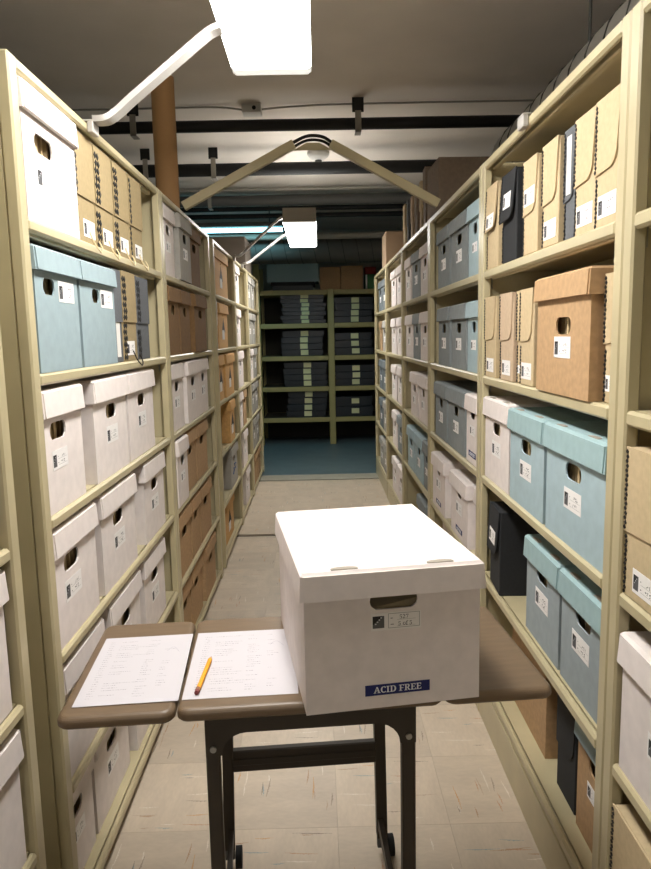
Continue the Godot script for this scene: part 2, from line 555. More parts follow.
# what: body / lid material; opts may hold lid, band, tabs, emblem, hole, scribbles, h, d, no_sticker
func carton(node: Node3D, w: float, body: Material, opts := {}) -> void:
	var h: float = opts.get("h", 0.262)
	var d: float = opts.get("d", 0.385)
	var lw := w - 0.003
	var lh: float = opts.get("lid_h", 0.058)
	var hole: Vector2 = opts.get("hole", Vector2(minf(0.092, w * 0.31), 0.037))
	var hy: float = opts.get("hy", h - 0.090)
	var z := d / 2
	part("body", carton_body(w - 0.014, h - 0.008, d, hole, hy, opts.get("hx", 0.0)), body, node)
	if opts.get("papers", false):
		var sp := begin()
		hexa(sp, [Vector3(-w * 0.4, 0.006, z - 0.09), Vector3(w * 0.4, 0.006, z - 0.09), Vector3(w * 0.4, 0.006, z - 0.02), Vector3(-w * 0.4, 0.006, z - 0.02), Vector3(-w * 0.4, hy - 0.046, z - 0.09), Vector3(w * 0.4, hy + 0.002, z - 0.09), Vector3(w * 0.4, hy + 0.000, z - 0.04), Vector3(-w * 0.4, hy - 0.048, z - 0.04)])
		part("papers", sp.commit(), M.folder, node)
	else:
		part("file_folders", folders_mesh(w - 0.024, h, d - 0.01), M.folder, node)
	var lid := part("lid", carton_lid(lw, lh, d + 0.010), opts.get("lid", body), node, Vector3(0, h, 0))
	part("end_flap", lid_flap(lw, lh, d + 0.010), opts.get("lid", body), lid)
	if opts.get("tabs", false):
		for s in [-1, 1]:
			var t := part("tab", tab_mesh(), M.tab, lid, Vector3(s * w * 0.26, 0.0003, z - 0.008))
			t.rotation.x = -PI / 2
	if not opts.get("no_sticker", false):
		var k: int = opts.get("print", 0)
		var s := part("sticker", sticker_mesh(minf(0.100, w * 0.36), minf(0.046, w * 0.17)), M.stickers[k], node, Vector3(opts.get("sx", 0.0), hy + opts.get("sy", -0.062), z + 0.0002))
		s.set_meta("label", "white printed sticker")
		s.rotation.z = opts.get("tilt", 0.0)
	if opts.get("band", false):
		var b := part("printed_band", box_mesh(Vector3(0.118, 0.020, 0.0006)), M.blueprint, node, Vector3(opts.get("bx", 0.0), 0.024, z + 0.0004))
		b.set_meta("label", "dark blue band reading ACID FREE")
		var tx := part("lettering", text_mesh("ACID FREE", 0.0115, 0.0005, true, true), M.lettering, b, Vector3(0, 0.0100, 0.0005))
		tx.set_meta("label", "white letters ACID FREE")
	if opts.get("emblem", false):
		var st := begin()
		var p := PackedVector2Array([Vector2(-0.070, 0), Vector2(0.070, 0), Vector2(0.0, 0.085)])
		plate(st, p, 0, 0.0008)
		if not cache.has("emblem"): cache["emblem"] = st.commit()
		part("triangle_mark", cache["emblem"], M.ink, node, Vector3(0.01, h * 0.36, z + 0.0002)).set_meta("label", "dark printed triangle")
		part("sticker", sticker_mesh(0.095, 0.055), plain_cached("sheet", Color(0.88, 0.87, 0.85)), node, Vector3(-0.012, h * 0.30, z + 0.0012)).set_meta("label", "white paper sticker")
	if opts.get("scribbles", false):
		var st := begin()
		sweep(st, [Vector3(-0.07, 0.03, 0), Vector3(-0.02, 0.05, 0), Vector3(-0.05, 0.065, 0), Vector3(0.04, 0.05, 0), Vector3(0.0, 0.085, 0), Vector3(0.07, 0.08, 0)], 0.004, 6, true)
		part("pen_marks", st.commit(), plain_cached("bluepen", Color(0.25, 0.38, 0.58)), node, Vector3(0, 0.05, z + 0.001)).set_meta("label", "blue pen marks")

func plain_cached(key: String, c: Color) -> Material:
	if not M.has(key): M[key] = plain(c, 0.8)
	return M[key]

# ---------------------------------------------------------------- document cases (upright flip-top boxes)
func case_body(w: float, h: float, d: float) -> Mesh:
	var key := "case%s" % [[w, h, d]]
	if not cache.has(key):
		var st := begin()
		bx(st, Vector3(-w / 2, 0, -d / 2), Vector3(w / 2, h, d / 2), 0.0022)
		cache[key] = st.commit()
	return cache[key]

func case_flap(w: float, h: float, drop: float, right: bool, square: bool) -> Mesh:
	var key := "cflap%s" % [[w, h, drop, right, square]]
	if not cache.has(key):
		var r := minf(0.034, w * 0.36)
		var g := minf(0.012, w * 0.14)
		var p := PackedVector2Array()
		p.append(Vector2(-w / 2 - 0.001, 0.001))
		p.append(Vector2(-w / 2 - 0.001, -drop))
		if square:
			p.append(Vector2(w / 2, -drop))
		else:
			for k in 7:
				var a := -PI / 2 + PI / 2 * k / 6.0
				p.append(Vector2(w / 2 - g - r + r * cos(a), -drop + 0.004 + r + r * sin(a)))
		p.append(Vector2(w / 2, 0.001))
		if not right:
			for k in p.size(): p[k].x = -p[k].x
			p.reverse()
		var st := begin()
		plate(st, p, 0.0004, 0.0036)
		cache[key] = st.commit()
	return cache[key]

func teeth(height: float, cols: int, big: float) -> Mesh:
	var key := "teeth%s" % [[height, cols, big]]
	if not cache.has(key):
		var st := begin()
		var y := 0.005 * big
		var k := 0
		while y < height - 0.003 * big:
			for c in cols:
				var x := (0.0042 + c * 0.0090 + (0.0016 if k % 2 else -0.0006)) * big
				plate(st, PackedVector2Array([Vector2(x - 0.0044 * big, y), Vector2(x, y - 0.0040 * big), Vector2(x + 0.0044 * big, y), Vector2(x, y + 0.0040 * big)]), 0.0, 0.0016)
			y += 0.0084 * big
			k += 1
		cache[key] = st.commit()
	return cache[key]

func doc_case(node: Node3D, w: float, mat: Material, opts := {}) -> void:
	var h: float = opts.get("h", 0.266)
	var d: float = opts.get("d", 0.33)
	var right: bool = opts.get("right", true)
	var drop: float = opts.get("drop", h * 0.56)
	var z := d / 2
	part("body", case_body(w, h, d), mat, node)
	var fl := part("flap", case_flap(w, h, drop, right, opts.get("square", false)), mat, node, Vector3(0, h, z))
	if opts.get("open", 0.0): fl.rotation.x = -opts.open
	var cols: int = opts.get("cols", 1)
	if cols > 0:
		var big: float = opts.get("big", 1.0)
		var x0 := -w / 2 if right else w / 2 - 0.0084 - 0.0090 * (cols - 1)
		var e := part("edge_strip", teeth(drop - 0.004, cols, big), M.edge, fl, Vector3(x0, -drop + 0.002, 0.0037))
		e.set_meta("label", "black toothed edge strip")
		var e2 := part("edge_strip", teeth(h - drop - 0.004, cols, big), M.edge, node, Vector3(x0, 0.001, z + 0.0003))
		e2.set_meta("label", "black toothed edge strip")
	var k: int = opts.get("print", 0)
	if not opts.get("no_sticker", false):
		var high: float = opts.get("sy", 0.038)
		var parent_: Node3D = fl if high > h - drop else node
		var at := Vector3(opts.get("sx", 0.0), high - h, 0.0038) if parent_ == fl else Vector3(opts.get("sx", 0.0), high, z + 0.0003)
		var sw: float = opts.get("sw", minf(w * 0.78, 0.085))
		part("sticker", sticker_mesh(sw, opts.get("sh", minf(0.042, sw * 0.62))), M.stickers[k], parent_, at).set_meta("label", "white printed sticker")
	if opts.get("spine", false):
		part("spine_label", sticker_mesh(w * 0.42, 0.12), plain_cached("sheet", Color(0.88, 0.87, 0.85)), fl if opts.get("spine_high", false) else node, Vector3(0, -0.075, 0.0038) if opts.get("spine_high", false) else Vector3(0, 0.075, z + 0.0003)).set_meta("label", "tall white spine label")
	if opts.get("string", false):
		var st := begin()
		var x := 0.01
		sweep(st, curve([Vector3(x, 0.030, z + 0.004), Vector3(x + 0.008, 0.004, z + 0.012), Vector3(x + 0.018, -0.010, z + 0.019), Vector3(x + 0.034, -0.016, z + 0.020), Vector3(x + 0.050, -0.008, z + 0.019), Vector3(x + 0.062, 0.004, z + 0.013), Vector3(x + 0.070, 0.016, z + 0.005)]), 0.0019, 6)
		part("tie_string", st.commit(), opts.get("string_mat", M.cord), node).set_meta("label", "loose tie string")

func curve(pts: Array, per := 6) -> Array:
	var c := Curve3D.new()
	for i in pts.size():
		var t: Vector3 = (pts[mini(i + 1, pts.size() - 1)] - pts[maxi(i - 1, 0)]) / 6.0
		c.add_point(pts[i], -t, t)
	var out := []
	for i in pts.size() - 1:
		for k in per:
			out.append(c.sample(i, float(k) / per))
	out.append(pts[-1])
	return out

# ---------------------------------------------------------------- shelving
const L_SHELVES := [1.553, 1.252, 0.955, 0.660, 0.360, 0.055]
const R_SHELVES := [1.509, 1.176, 0.847, 0.513, 0.165]
const BAY_WORD := ["nearest", "second", "third", "fourth", "fifth", "farthest"]
const ORD := ["first", "second", "third", "fourth", "fifth", "sixth", "seventh", "eighth"]
const ROW_WORD := ["top shelf", "second shelf", "third shelf", "fourth shelf", "fifth shelf", "lowest shelf"]

func shelving(side: int, n: int, z0: float, z1: float, levels: Array, top: float, kick: float) -> void:
	var s := float(side)                       # -1 left, +1 right
	var X: float = XL if side < 0 else XR
	var where := "left" if side < 0 else "right"
	var zc := -(z0 + z1) / 2
	var u := thing("shelving_unit", "olive steel shelving unit, %s bay on the %s of the aisle" % [BAY_WORD[n], where], "shelving", Vector3(X, 0, zc), 0, "shelving along the aisle")
	var hz := (z1 - z0) / 2
	# local: x grows away from the aisle after multiplying by s; z along the aisle
	var pw := 0.036
	for e in [-1.0, 1.0]:
		var st := begin()
		var za: float = e * hz - (pw if e > 0 else 0.0)
		lbox(st, s, 0.0, 0.026, 0, top, za, za + pw, 0.004)
		part("upright", st.commit(), M.shelf, u)
		st = begin()
		var zp: float = e * hz - e * 0.009
		lbox(st, s, 0.0265, DEPTH - 0.0265, 0, top - 0.002, zp - 0.007, zp + 0.007, 0.001)
		part("side_panel", st.commit(), M.shelf, u)
		st = begin()
		lbox(st, s, DEPTH - 0.026, DEPTH, 0, top, za, za + pw, 0.004)
		part("upright", st.commit(), M.shelf, u)
	var bk := begin()
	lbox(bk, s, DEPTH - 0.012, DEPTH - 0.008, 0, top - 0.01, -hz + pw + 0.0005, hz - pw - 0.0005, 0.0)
	part("back_panel", bk.commit(), M.shaded_back, u)
	var all := [top] + levels
	for i in all.size():
		var y: float = all[i]
		var st := begin()
		var lip := 0.024 if side < 0 else 0.027
		var a := -hz + pw + 0.001
		var b := hz - pw - 0.001
		lbox(st, s, 0.0, 0.016, y - lip, y, a, b, 0.005)                  # rolled front lip
		lbox(st, s, 0.0165, DEPTH - 0.030, y - 0.004, y, a + 0.0, b, 0.0)  # deck
		lbox(st, s, 0.026, 0.044, y - 0.027, y - 0.0045, a, b, 0.003)      # stiffener behind the lip
		lbox(st, s, DEPTH * 0.55, DEPTH * 0.55 + 0.03, y - 0.02, y - 0.0045, a, b, 0.003)
		part("shelf" if i > 0 else "top_shelf", st.commit(), M.shelf, u)
		if i > 0 and y > 0.2:
			for e in [-1.0, 1.0]:
				st = begin()
				var zz: float = e * (hz - 0.0185)
				lbox(st, s, 0.030, 0.034, y - 0.055, y - 0.012, zz - 0.002, zz + 0.002, 0.0)
				part("shelf_clip", st.commit(), M.steel, u)
	var st2 := begin()
	if kick > 0.0:
		lbox(st2, s, 0.002, 0.010, 0.0, kick - 0.037, -hz + pw + 0.001, hz - pw - 0.001, 0.002)
		part("kick_plate", st2.commit(), M.shelf, u)

func lbox(st: SurfaceTool, s: float, x0: float, x1: float, y0: float, y1: float, z0: float, z1: float, b := 0.0) -> void:
	bx(st, Vector3(minf(s * x0, s * x1), y0, z0), Vector3(maxf(s * x0, s * x1), y1, z1), b)

const LOOK := {
	"W": ["white", "carton"], "K": ["brown", "carton"], "N": ["dark brown", "carton"], "E": ["orange-brown", "carton"], "B": ["pale blue", "carton"], "D": ["dull blue", "carton"], "S": ["dim grey", "carton"], "G": ["blue-grey", "carton"], "P": ["off-white", "carton"], "H": ["brown, blue-lidded", "carton"], "A": ["blue-banded white", "carton"],
	"t": ["tan", "document case"], "r": ["pinkish tan", "document case"], "s": ["slate grey", "document case"], "k": ["black", "document case"], "w": ["narrow white", "document case"]}

# rows: for each shelf a list of [kind, near edge (distance in front of the camera), width, options]
func fill(side: int, n: int, levels: Array, rows: Array) -> void:
	var X: float = XL if side < 0 else XR
	var where := "left" if side < 0 else "right"
	for i in rows.size():
		var row: Array = rows[i]
		for j in row.size():
			var it: Array = row[j]
			var kind: String = it[0]
			var w: float = it[2]
			var o: Dictionary = it[3].duplicate() if it.size() > 3 else {}
			var is_case := kind == kind.to_lower()
			o.print = rng.randi() % 4
			var d: float = 0.33 if is_case else 0.385
			d = o.get("d", d)
			var inset: float = o.get("in", 0.012 if not is_case else 0.014)
			var turn: float = (PI / 2 if side < 0 else -PI / 2) + rng.randf_range(-0.008, 0.008) + o.get("turn", 0.0)
			var shelf_word: String = ROW_WORD[i] if i < levels.size() - 1 else "lowest shelf"
			var place: String = "%s item from the camera" % ORD[j] if row.size() > 1 else "alone"
			var lab := "%s %s, %s, %s, %s %s bay" % [LOOK[kind][0], LOOK[kind][1], place, shelf_word, BAY_WORD[n], where]
			var at := Vector3(X + (-1.0 if side < 0 else 1.0) * (inset + d / 2), levels[i] + 0.0004, -(it[1] + w / 2))
			var node := thing("document_case" if is_case else "record_carton", lab, "case" if is_case else "carton", at, turn, "boxes on the %s shelving" % where)
			o.d = d
			if side > 0 and n >= 2 and not o.has("h"): o.h = 0.248
			match kind:
				"W": carton(node, w, M.white, o)
				"A":
					o.band = true
					o.hole = Vector2(0.07, 0.03)
					o.hy = 0.248 - 0.072
					o.sy = -0.055
					carton(node, w, M.white, o)
				"P": carton(node, w, M.pale, o)
				"K":
					o.no_sticker = o.get("no_sticker", true)
					carton(node, w, M.brown, o)
				"N":
					o.no_sticker = true
					carton(node, w, M.darkkraft, o)
				"E":
					o.emblem = true
					o.hole = Vector2(0.022, 0.010)
					o.hy = 0.262 - 0.072
					o.no_sticker = true
					carton(node, w, M.orange, o)
				"B": carton(node, w, M.blue if side > 0 else M.dimmed_blue, o)
				"D": carton(node, w, M.dull, o)
				"S": carton(node, w, M.dim, o)
				"G": carton(node, w, M.grey, o)
				"H":
					o.lid = M.blue
					carton(node, w, M.brown, o)
				"t": doc_case(node, w, M.tan if side > 0 else M.shaded_tan, o)
				"r": doc_case(node, w, M.rose, o)
				"s": doc_case(node, w, M.slate, o)
				"k": doc_case(node, w, M.black, o)
				"w": doc_case(node, w, M.white, o)

func stock_left() -> void:
	var st := {"cols": 2, "big": 2.2, "drop": 0.148, "square": true, "h": 0.258, "string": true, "sx": 0.02}
	var st1 := {"cols": 1, "big": 1.8, "drop": 0.148, "square": true, "h": 0.258, "sx": 0.02, "string": true}
	fill(-1, 0, L_SHELVES, [
		[["W", 0.86, 0.318]], [["W", 0.86, 0.318]], [["W", 0.87, 0.318]], [["W", 0.87, 0.318]], [["W", 0.865, 0.325]], [["W", 0.87, 0.318]]])
	fill(-1, 1, L_SHELVES, [
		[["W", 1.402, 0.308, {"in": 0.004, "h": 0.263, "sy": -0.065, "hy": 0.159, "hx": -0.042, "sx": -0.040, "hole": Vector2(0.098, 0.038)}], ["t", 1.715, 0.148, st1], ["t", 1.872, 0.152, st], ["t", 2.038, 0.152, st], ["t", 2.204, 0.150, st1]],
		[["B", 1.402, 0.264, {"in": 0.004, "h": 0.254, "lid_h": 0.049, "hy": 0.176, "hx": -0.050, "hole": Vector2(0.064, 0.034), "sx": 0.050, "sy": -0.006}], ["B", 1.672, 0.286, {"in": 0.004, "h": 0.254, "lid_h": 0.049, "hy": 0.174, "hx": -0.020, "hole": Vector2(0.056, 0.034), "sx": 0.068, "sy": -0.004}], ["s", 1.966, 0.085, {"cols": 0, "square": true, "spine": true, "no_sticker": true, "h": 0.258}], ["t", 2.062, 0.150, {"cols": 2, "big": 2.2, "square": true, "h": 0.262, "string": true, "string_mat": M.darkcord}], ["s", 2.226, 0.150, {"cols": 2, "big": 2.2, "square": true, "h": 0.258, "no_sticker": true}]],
		[["W", 1.404, 0.244, {"in": 0.010, "hx": -0.033, "sx": -0.033, "hole": Vector2(0.092, 0.037)}], ["W", 1.726, 0.310, {"in": 0.010}], ["W", 2.045, 0.335, {"in": 0.012}]],
		[["W", 1.403, 0.286, {"in": 0.010, "tabs": true, "hx": -0.032, "sx": -0.030, "hole": Vector2(0.094, 0.038)}], ["W", 1.727, 0.336, {"in": 0.010, "hx": -0.012, "sx": -0.008}], ["W", 2.170, 0.300, {"in": 0.012}]],
		[["W", 1.403, 0.290, {"in": 0.012, "tabs": true}], ["W", 1.745, 0.318, {"in": 0.012}], ["W", 2.120, 0.292, {"in": 0.014}]],
		[["W", 1.403, 0.224, {"in": 0.040}], ["W", 1.635, 0.318, {"in": 0.040}], ["W", 2.000, 0.318, {"in": 0.030}]]])
	fill(-1, 2, L_SHELVES, [
		[["W", 2.645, 0.225, {}], ["P", 2.885, 0.262, {"in": -0.004}], ["N", 3.185, 0.290, {}]],
		[["N", 2.645, 0.225, {"in": 0.006}], ["N", 2.880, 0.225, {"in": 0.006}], ["N", 3.165, 0.320, {"in": -0.004}]],
		[["W", 2.650, 0.262, {"tabs": true}], ["W", 2.950, 0.318, {"in": 0.006}], ["W", 3.285, 0.270, {}]],
		[["W", 2.645, 0.228, {"in": 0.0}], ["K", 2.882, 0.270, {"in": 0.016}], ["K", 3.158, 0.318, {"in": 0.016}]],
		[["K", 2.645, 0.285, {}], ["K", 2.938, 0.228, {}], ["K", 3.172, 0.318, {}]],
		[["K", 2.645, 0.245, {"in": 0.02}], ["K", 2.900, 0.280, {"in": 0.02}], ["K", 3.225, 0.318, {"in": 0.01}]]])
	fill(-1, 3, L_SHELVES, [
		[["E", 3.925, 0.590, {}]],
		[["w", 3.920, 0.090, {"cols": 0, "no_sticker": true}], ["E", 4.025, 0.420, {}]],
		[["E", 3.915, 0.255, {}], ["E", 4.185, 0.430, {"in": 0.004}]],
		[["E", 4.300, 0.260, {"in": 0.004}]],
		[["P", 4.330, 0.350, {"scribbles": true, "no_sticker": true}]],
		[["E", 4.110, 0.400, {"in": 0.03}]]])
	fill(-1, 4, L_SHELVES, [
		[["W", 4.880, 0.300]], [["W", 4.880, 0.300]], [["W", 4.890, 0.380]], [["W", 4.900, 0.250], ["K", 5.170, 0.220]], [["W", 5.060, 0.318]], [["W", 5.150, 0.318]]])
	fill(-1, 5, L_SHELVES, [
		[["P", 5.780, 0.300], ["P", 6.120, 0.290]], [["P", 5.780, 0.300], ["P", 6.120, 0.290]], [["W", 5.800, 0.300], ["P", 6.150, 0.290]], [["P", 5.820, 0.300], ["P", 6.150, 0.290]], [["P", 5.830, 0.300], ["P", 6.160, 0.290]], [["K", 5.860, 0.300], ["K", 6.200, 0.300]]])

func stock_right() -> void:
	fill(1, 0, R_SHELVES, [
		[], [], [["t", 1.040, 0.155, {"in": 0.006}]], [["W", 0.870, 0.326, {"in": 0.008}]], [["t", 1.040, 0.155, {"in": 0.006, "no_sticker": true}]]])
	fill(1, 1, R_SHELVES, [
		[["t", 1.286, 0.112, {"in": 0.012, "h": 0.234, "drop": 0.135}], ["t", 1.403, 0.106, {"in": 0.012, "h": 0.232, "drop": 0.133}], ["s", 1.516, 0.060, {"in": 0.014, "h": 0.230, "cols": 1, "spine": true, "spine_high": true, "no_sticker": true, "drop": 0.15}], ["t", 1.592, 0.110, {"in": 0.006, "h": 0.230, "drop": 0.135}],
		["t", 1.742, 0.116, {"in": 0.006, "h": 0.230, "drop": 0.133, "sy": 0.140}], ["k", 1.925, 0.138, {"in": 0.006, "h": 0.240, "drop": 0.13, "sy": 0.165, "open": 0.06, "sw": 0.07}], ["t", 2.125, 0.130, {"in": 0.008, "h": 0.246, "drop": 0.135, "sy": 0.14, "open": 0.05}]],
		[["t", 1.282, 0.066, {"in": 0.020, "h": 0.244, "drop": 0.132, "sw": 0.05}], ["K", 1.356, 0.342, {"in": -0.004, "no_sticker": false, "hy": 0.150, "hx": 0.012, "sx": 0.010, "sy": -0.046, "h": 0.262, "lid_h": 0.054}], ["t", 1.745, 0.112, {"in": 0.004, "h": 0.246, "drop": 0.134}], ["t", 1.868, 0.046, {"in": 0.012, "h": 0.246, "drop": 0.134}], ["r", 1.930, 0.132, {"in": 0.004, "h": 0.246, "drop": 0.132}], ["t", 2.120, 0.128, {"in": 0.004, "h": 0.246, "drop": 0.132}]],
		[["B", 1.285, 0.356, {"in": 0.008, "lid": M.teal, "tabs": true, "h": 0.256}], ["B", 1.646, 0.314, {"in": 0.008, "lid": M.teal, "tabs": true, "h": 0.256}], ["W", 1.966, 0.300, {"in": 0.010, "tabs": true, "h": 0.262}]],
		[["D", 1.282, 0.270, {"in": 0.022, "lid": M.teal, "tabs": true, "h": 0.260, "hy": 0.184, "sx": -0.01}], ["D", 1.556, 0.270, {"in": 0.022, "lid": M.teal, "tabs": true, "h": 0.260, "hy": 0.184}], ["k", 2.030, 0.150, {"in": 0.010, "d": 0.37, "h": 0.262, "sy": 0.17, "turn": -0.06, "open": 0.06, "cols": 0}]],
		[["H", 1.284, 0.215, {"in": 0.050, "h": 0.285}], ["k", 1.515, 0.125, {"in": 0.055, "h": 0.275, "no_sticker": true, "cols": 0}], ["K", 1.735, 0.318, {"in": 0.060, "h": 0.262}]]])
	fill(1, 2, R_SHELVES, [
		[["B", 2.352, 0.196], ["G", 2.560, 0.318], ["G", 2.900, 0.290]],
		[["B", 2.352, 0.205], ["G", 2.570, 0.290], ["G", 2.890, 0.285]],
		[["A", 2.352, 0.215], ["G", 2.590, 0.340], ["G", 2.945, 0.310]],
		[["W", 2.352, 0.130, {"in": 0.03, "no_sticker": true}], ["A", 2.500, 0.318, {"in": 0.006}], ["A", 2.950, 0.322, {"in": 0.004}]],
		[["W", 2.600, 0.318, {"in": 0.06}], ["W", 2.960, 0.318, {"in": 0.06}]]])
	fill(1, 3, R_SHELVES, [
		[["W", 3.422, 0.300], ["G", 3.738, 0.300], ["W", 4.075, 0.270]],
		[["W", 3.422, 0.300], ["G", 3.735, 0.260], ["W", 4.005, 0.330]],
		[["W", 3.470, 0.318], ["W", 3.800, 0.318]],
		[["G", 3.420, 0.205], ["B", 3.635, 0.310], ["B", 3.955, 0.310]],
		[["G", 3.560, 0.330, {"in": 0.02}]]])
	fill(1, 4, R_SHELVES, [
		[["W", 4.490, 0.330], ["W", 4.850, 0.330]], [["W", 4.490, 0.330], ["W", 4.850, 0.330]], [["W", 4.490, 0.310], ["W", 4.850, 0.320]], [["G", 4.490, 0.318], ["W", 4.830, 0.318]], [["W", 4.490, 0.325], ["W", 4.840, 0.325]]])
	fill(1, 5, R_SHELVES, [
		[["S", 5.560, 0.318], ["S", 5.900, 0.318]], [["P", 5.560, 0.318], ["K", 5.930, 0.220]], [["S", 5.560, 0.318], ["S", 5.900, 0.318]], [["P", 5.560, 0.318], ["S", 5.900, 0.318]], [["P", 5.560, 0.318], ["P", 5.900, 0.318]]])

# ---------------------------------------------------------------- lamps and what hangs overhead
func ceiling_lamp(at: Vector3, length: float, label: String, energy: float, glow: float) -> void:
	var w := 0.232
	var l := thing("fluorescent_lamp", label, "lamp", at, 0, "lamps over the aisle")
	var st := begin()
	bx(st, Vector3(-0.058, 0.0485, -length / 2), Vector3(0.058, 0.095, length / 2), 0.004)
	part("housing", st.commit(), M.enamel, l)
	for s in [-1.0, 1.0]:
		st = begin()
		bx(st, Vector3(-w / 2 + 0.002, 0.002, s * (length / 2 + 0.0045) - 0.004), Vector3(w / 2 - 0.002, 0.094, s * (length / 2 + 0.0045) + 0.004), 0.002)
		part("end_cap", st.commit(), M.conduit, l)
	# wrap-around lens: flat below, sloping sides
	var prof := PackedVector2Array([Vector2(-w / 2 + 0.010, 0.0), Vector2(w / 2 - 0.010, 0.0), Vector2(w / 2, 0.008), Vector2(w / 2 - 0.006, 0.018), Vector2(0.060, 0.048), Vector2(-0.060, 0.048), Vector2(-w / 2 + 0.006, 0.018), Vector2(-w / 2, 0.008)])
	st = begin()
	plate(st, prof, -length / 2 + 0.045, length / 2 - 0.045)
	var lens := StandardMaterial3D.new()
	lens.albedo_color = Color(0.92, 0.92, 0.90)
	lens.roughness = 0.4
	lens.emission_enabled = true
	lens.emission = Color(1.0, 0.99, 0.972)
	lens.emission_energy_multiplier = glow
	part("lens", st.commit(), lens, l)
	var dim_lens: StandardMaterial3D = lens.duplicate()      # past the ends of the tubes the lens glows less
	dim_lens.emission_energy_multiplier = 0.75
	for s in [-1.0, 1.0]:
		st = begin()
		plate(st, prof, minf(s * length / 2, s * (length / 2 - 0.0445)), maxf(s * length / 2, s * (length / 2 - 0.0445)))
		part("lens_end", st.commit(), dim_lens, l)
	var a := AreaLight3D.new()
	a.name = "lamp_light"
	l.add_child(a)
	a.position = Vector3(0, -0.004, 0)
	a.rotation.x = -PI / 2
	a.area_size = Vector2(w - 0.03, length - 0.10)
	a.area_range = 20.0
	a.area_attenuation = 2.0
	a.light_color = Color(1.0, 0.99, 0.972)
	a.light_energy = energy
	a.shadow_enabled = true

func arm(z: float, end: Vector3, label: String) -> void:
	var a := thing("lamp_arm", label, "lamp arm", Vector3(XL, 1.846, -z), 0, "white arms that hold the lamps")
	var e := end - Vector3(XL, 1.846, -z)
	var st := begin()
	var pts := curve([Vector3(0.014, 0.007, 0), Vector3(0.045, 0.009, 0), Vector3(e.x * 0.215, e.y * 0.125, e.z * 0.2), Vector3(e.x * 0.32, e.y * 0.255, e.z * 0.32), Vector3(e.x * 0.60, e.y * 0.58, e.z * 0.60), Vector3(e.x * 0.86, e.y * 0.88, e.z * 0.86), Vector3(e.x * 0.94, e.y * 0.955, e.z * 0.94), Vector3(e.x, e.y * 0.985, e.z)], 6)
	for i in pts.size() - 1:                    # flat strip 50 mm wide, 14 mm thick
		var p: Vector3 = pts[i]; var q: Vector3 = pts[i + 1]
		var d0: Vector3 = (pts[i + 1] - pts[maxi(i - 1, 0)]).normalized()
		var d1: Vector3 = (pts[mini(i + 2, pts.size() - 1)] - pts[i]).normalized()
		var n0 := Vector3(-d0.y, d0.x, 0).normalized() * 0.007
		var n1 := Vector3(-d1.y, d1.x, 0).normalized() * 0.007
		var zz := Vector3(0, 0, 0.022)
		hexa(st, [p - n0 - zz, q - n1 - zz, q - n1 + zz, p - n0 + zz, p + n0 - zz, q + n1 - zz, q + n1 + zz, p + n0 + zz])
	part("strip", st.commit(), M.armpaint, a)
	st = begin()
	bx(st, Vector3(-0.014, 0.0005, -0.024), Vector3(0.016, 0.004, 0.024), 0.001)
	bx(st, Vector3(0.001, -0.026, -0.024), Vector3(0.016, 0.001, 0.024), 0.002)
	part("clip", st.commit(), M.armpaint, a)

func pipe_run(called: String, label: String, a: Vector3, b: Vector3, r: float, mat: Material, hangers: Array) -> void:
	var p := thing(called, label, "pipe", (a + b) / 2, 0, "pipes under the ceiling")
	var st := begin()
	rod(st, a - p.position, b - p.position, r, 16)
	part("pipe", st.commit(), mat, p)
	for hx in hangers:
		st = begin()
		bx(st, Vector3(hx - 0.018, -r - 0.022, r + 0.001), Vector3(hx + 0.018, r + 0.030, r + 0.007), 0.001)
		bx(st, Vector3(hx - 0.018, -r - 0.022, -r - 0.007), Vector3(hx + 0.018, -r - 0.014, r + 0.007), 0.001)
		part("strap", st.commit(), M.conduit, p, Vector3(-p.position.x, 0, 0))
		st = begin()
		bx(st, Vector3(hx - 0.034, r + 0.024, r - 0.010), Vector3(hx + 0.034, CEIL - p.position.y - 0.0005, r + 0.0005), 0.001)
		part("hanger", st.commit(), M.blackpipe, p, Vector3(-p.position.x, 0, 0))

func spiral_duct(label: String, base: Vector3, path: Array, r: float, pitch: float, mat: Material) -> void:
	var d := thing("spiral_duct", label, "duct", base)
	var st := begin()
	sweep(st, path, r, 28)
	part("duct_wall", st.commit(), mat, d)
	# the wound seam
	var helix := []
	var run := 0.0
	var ref := Vector3.UP
	for i in path.size() - 1:
		var a: Vector3 = path[i]; var b: Vector3 = path[i + 1]
		var dir := (b - a).normalized()
		var u := ref.cross(dir).normalized()
		var v := dir.cross(u)
		var steps := maxi(1, int((b - a).length() / (pitch / 18.0)))
		for k in steps:
			var t := float(k) / steps
			var ang := TAU * (run + (b - a).length() * t) / pitch
			helix.append(a.lerp(b, t) + (u * cos(ang) + v * sin(ang)) * (r + 0.001))
		run += (b - a).length()
	st = begin()
	sweep(st, helix, 0.0036, 5)
	part("spiral_seam", st.commit(), M.seam, d)
	for k in [2, path.size() - 3]:
		st = begin()
		rod(st, path[k] + Vector3(0, r - 0.004, 0), Vector3(path[k].x, CEIL - base.y, path[k].z), 0.006, 8)
		part("hanger_rod", st.commit(), M.greypipe, d)

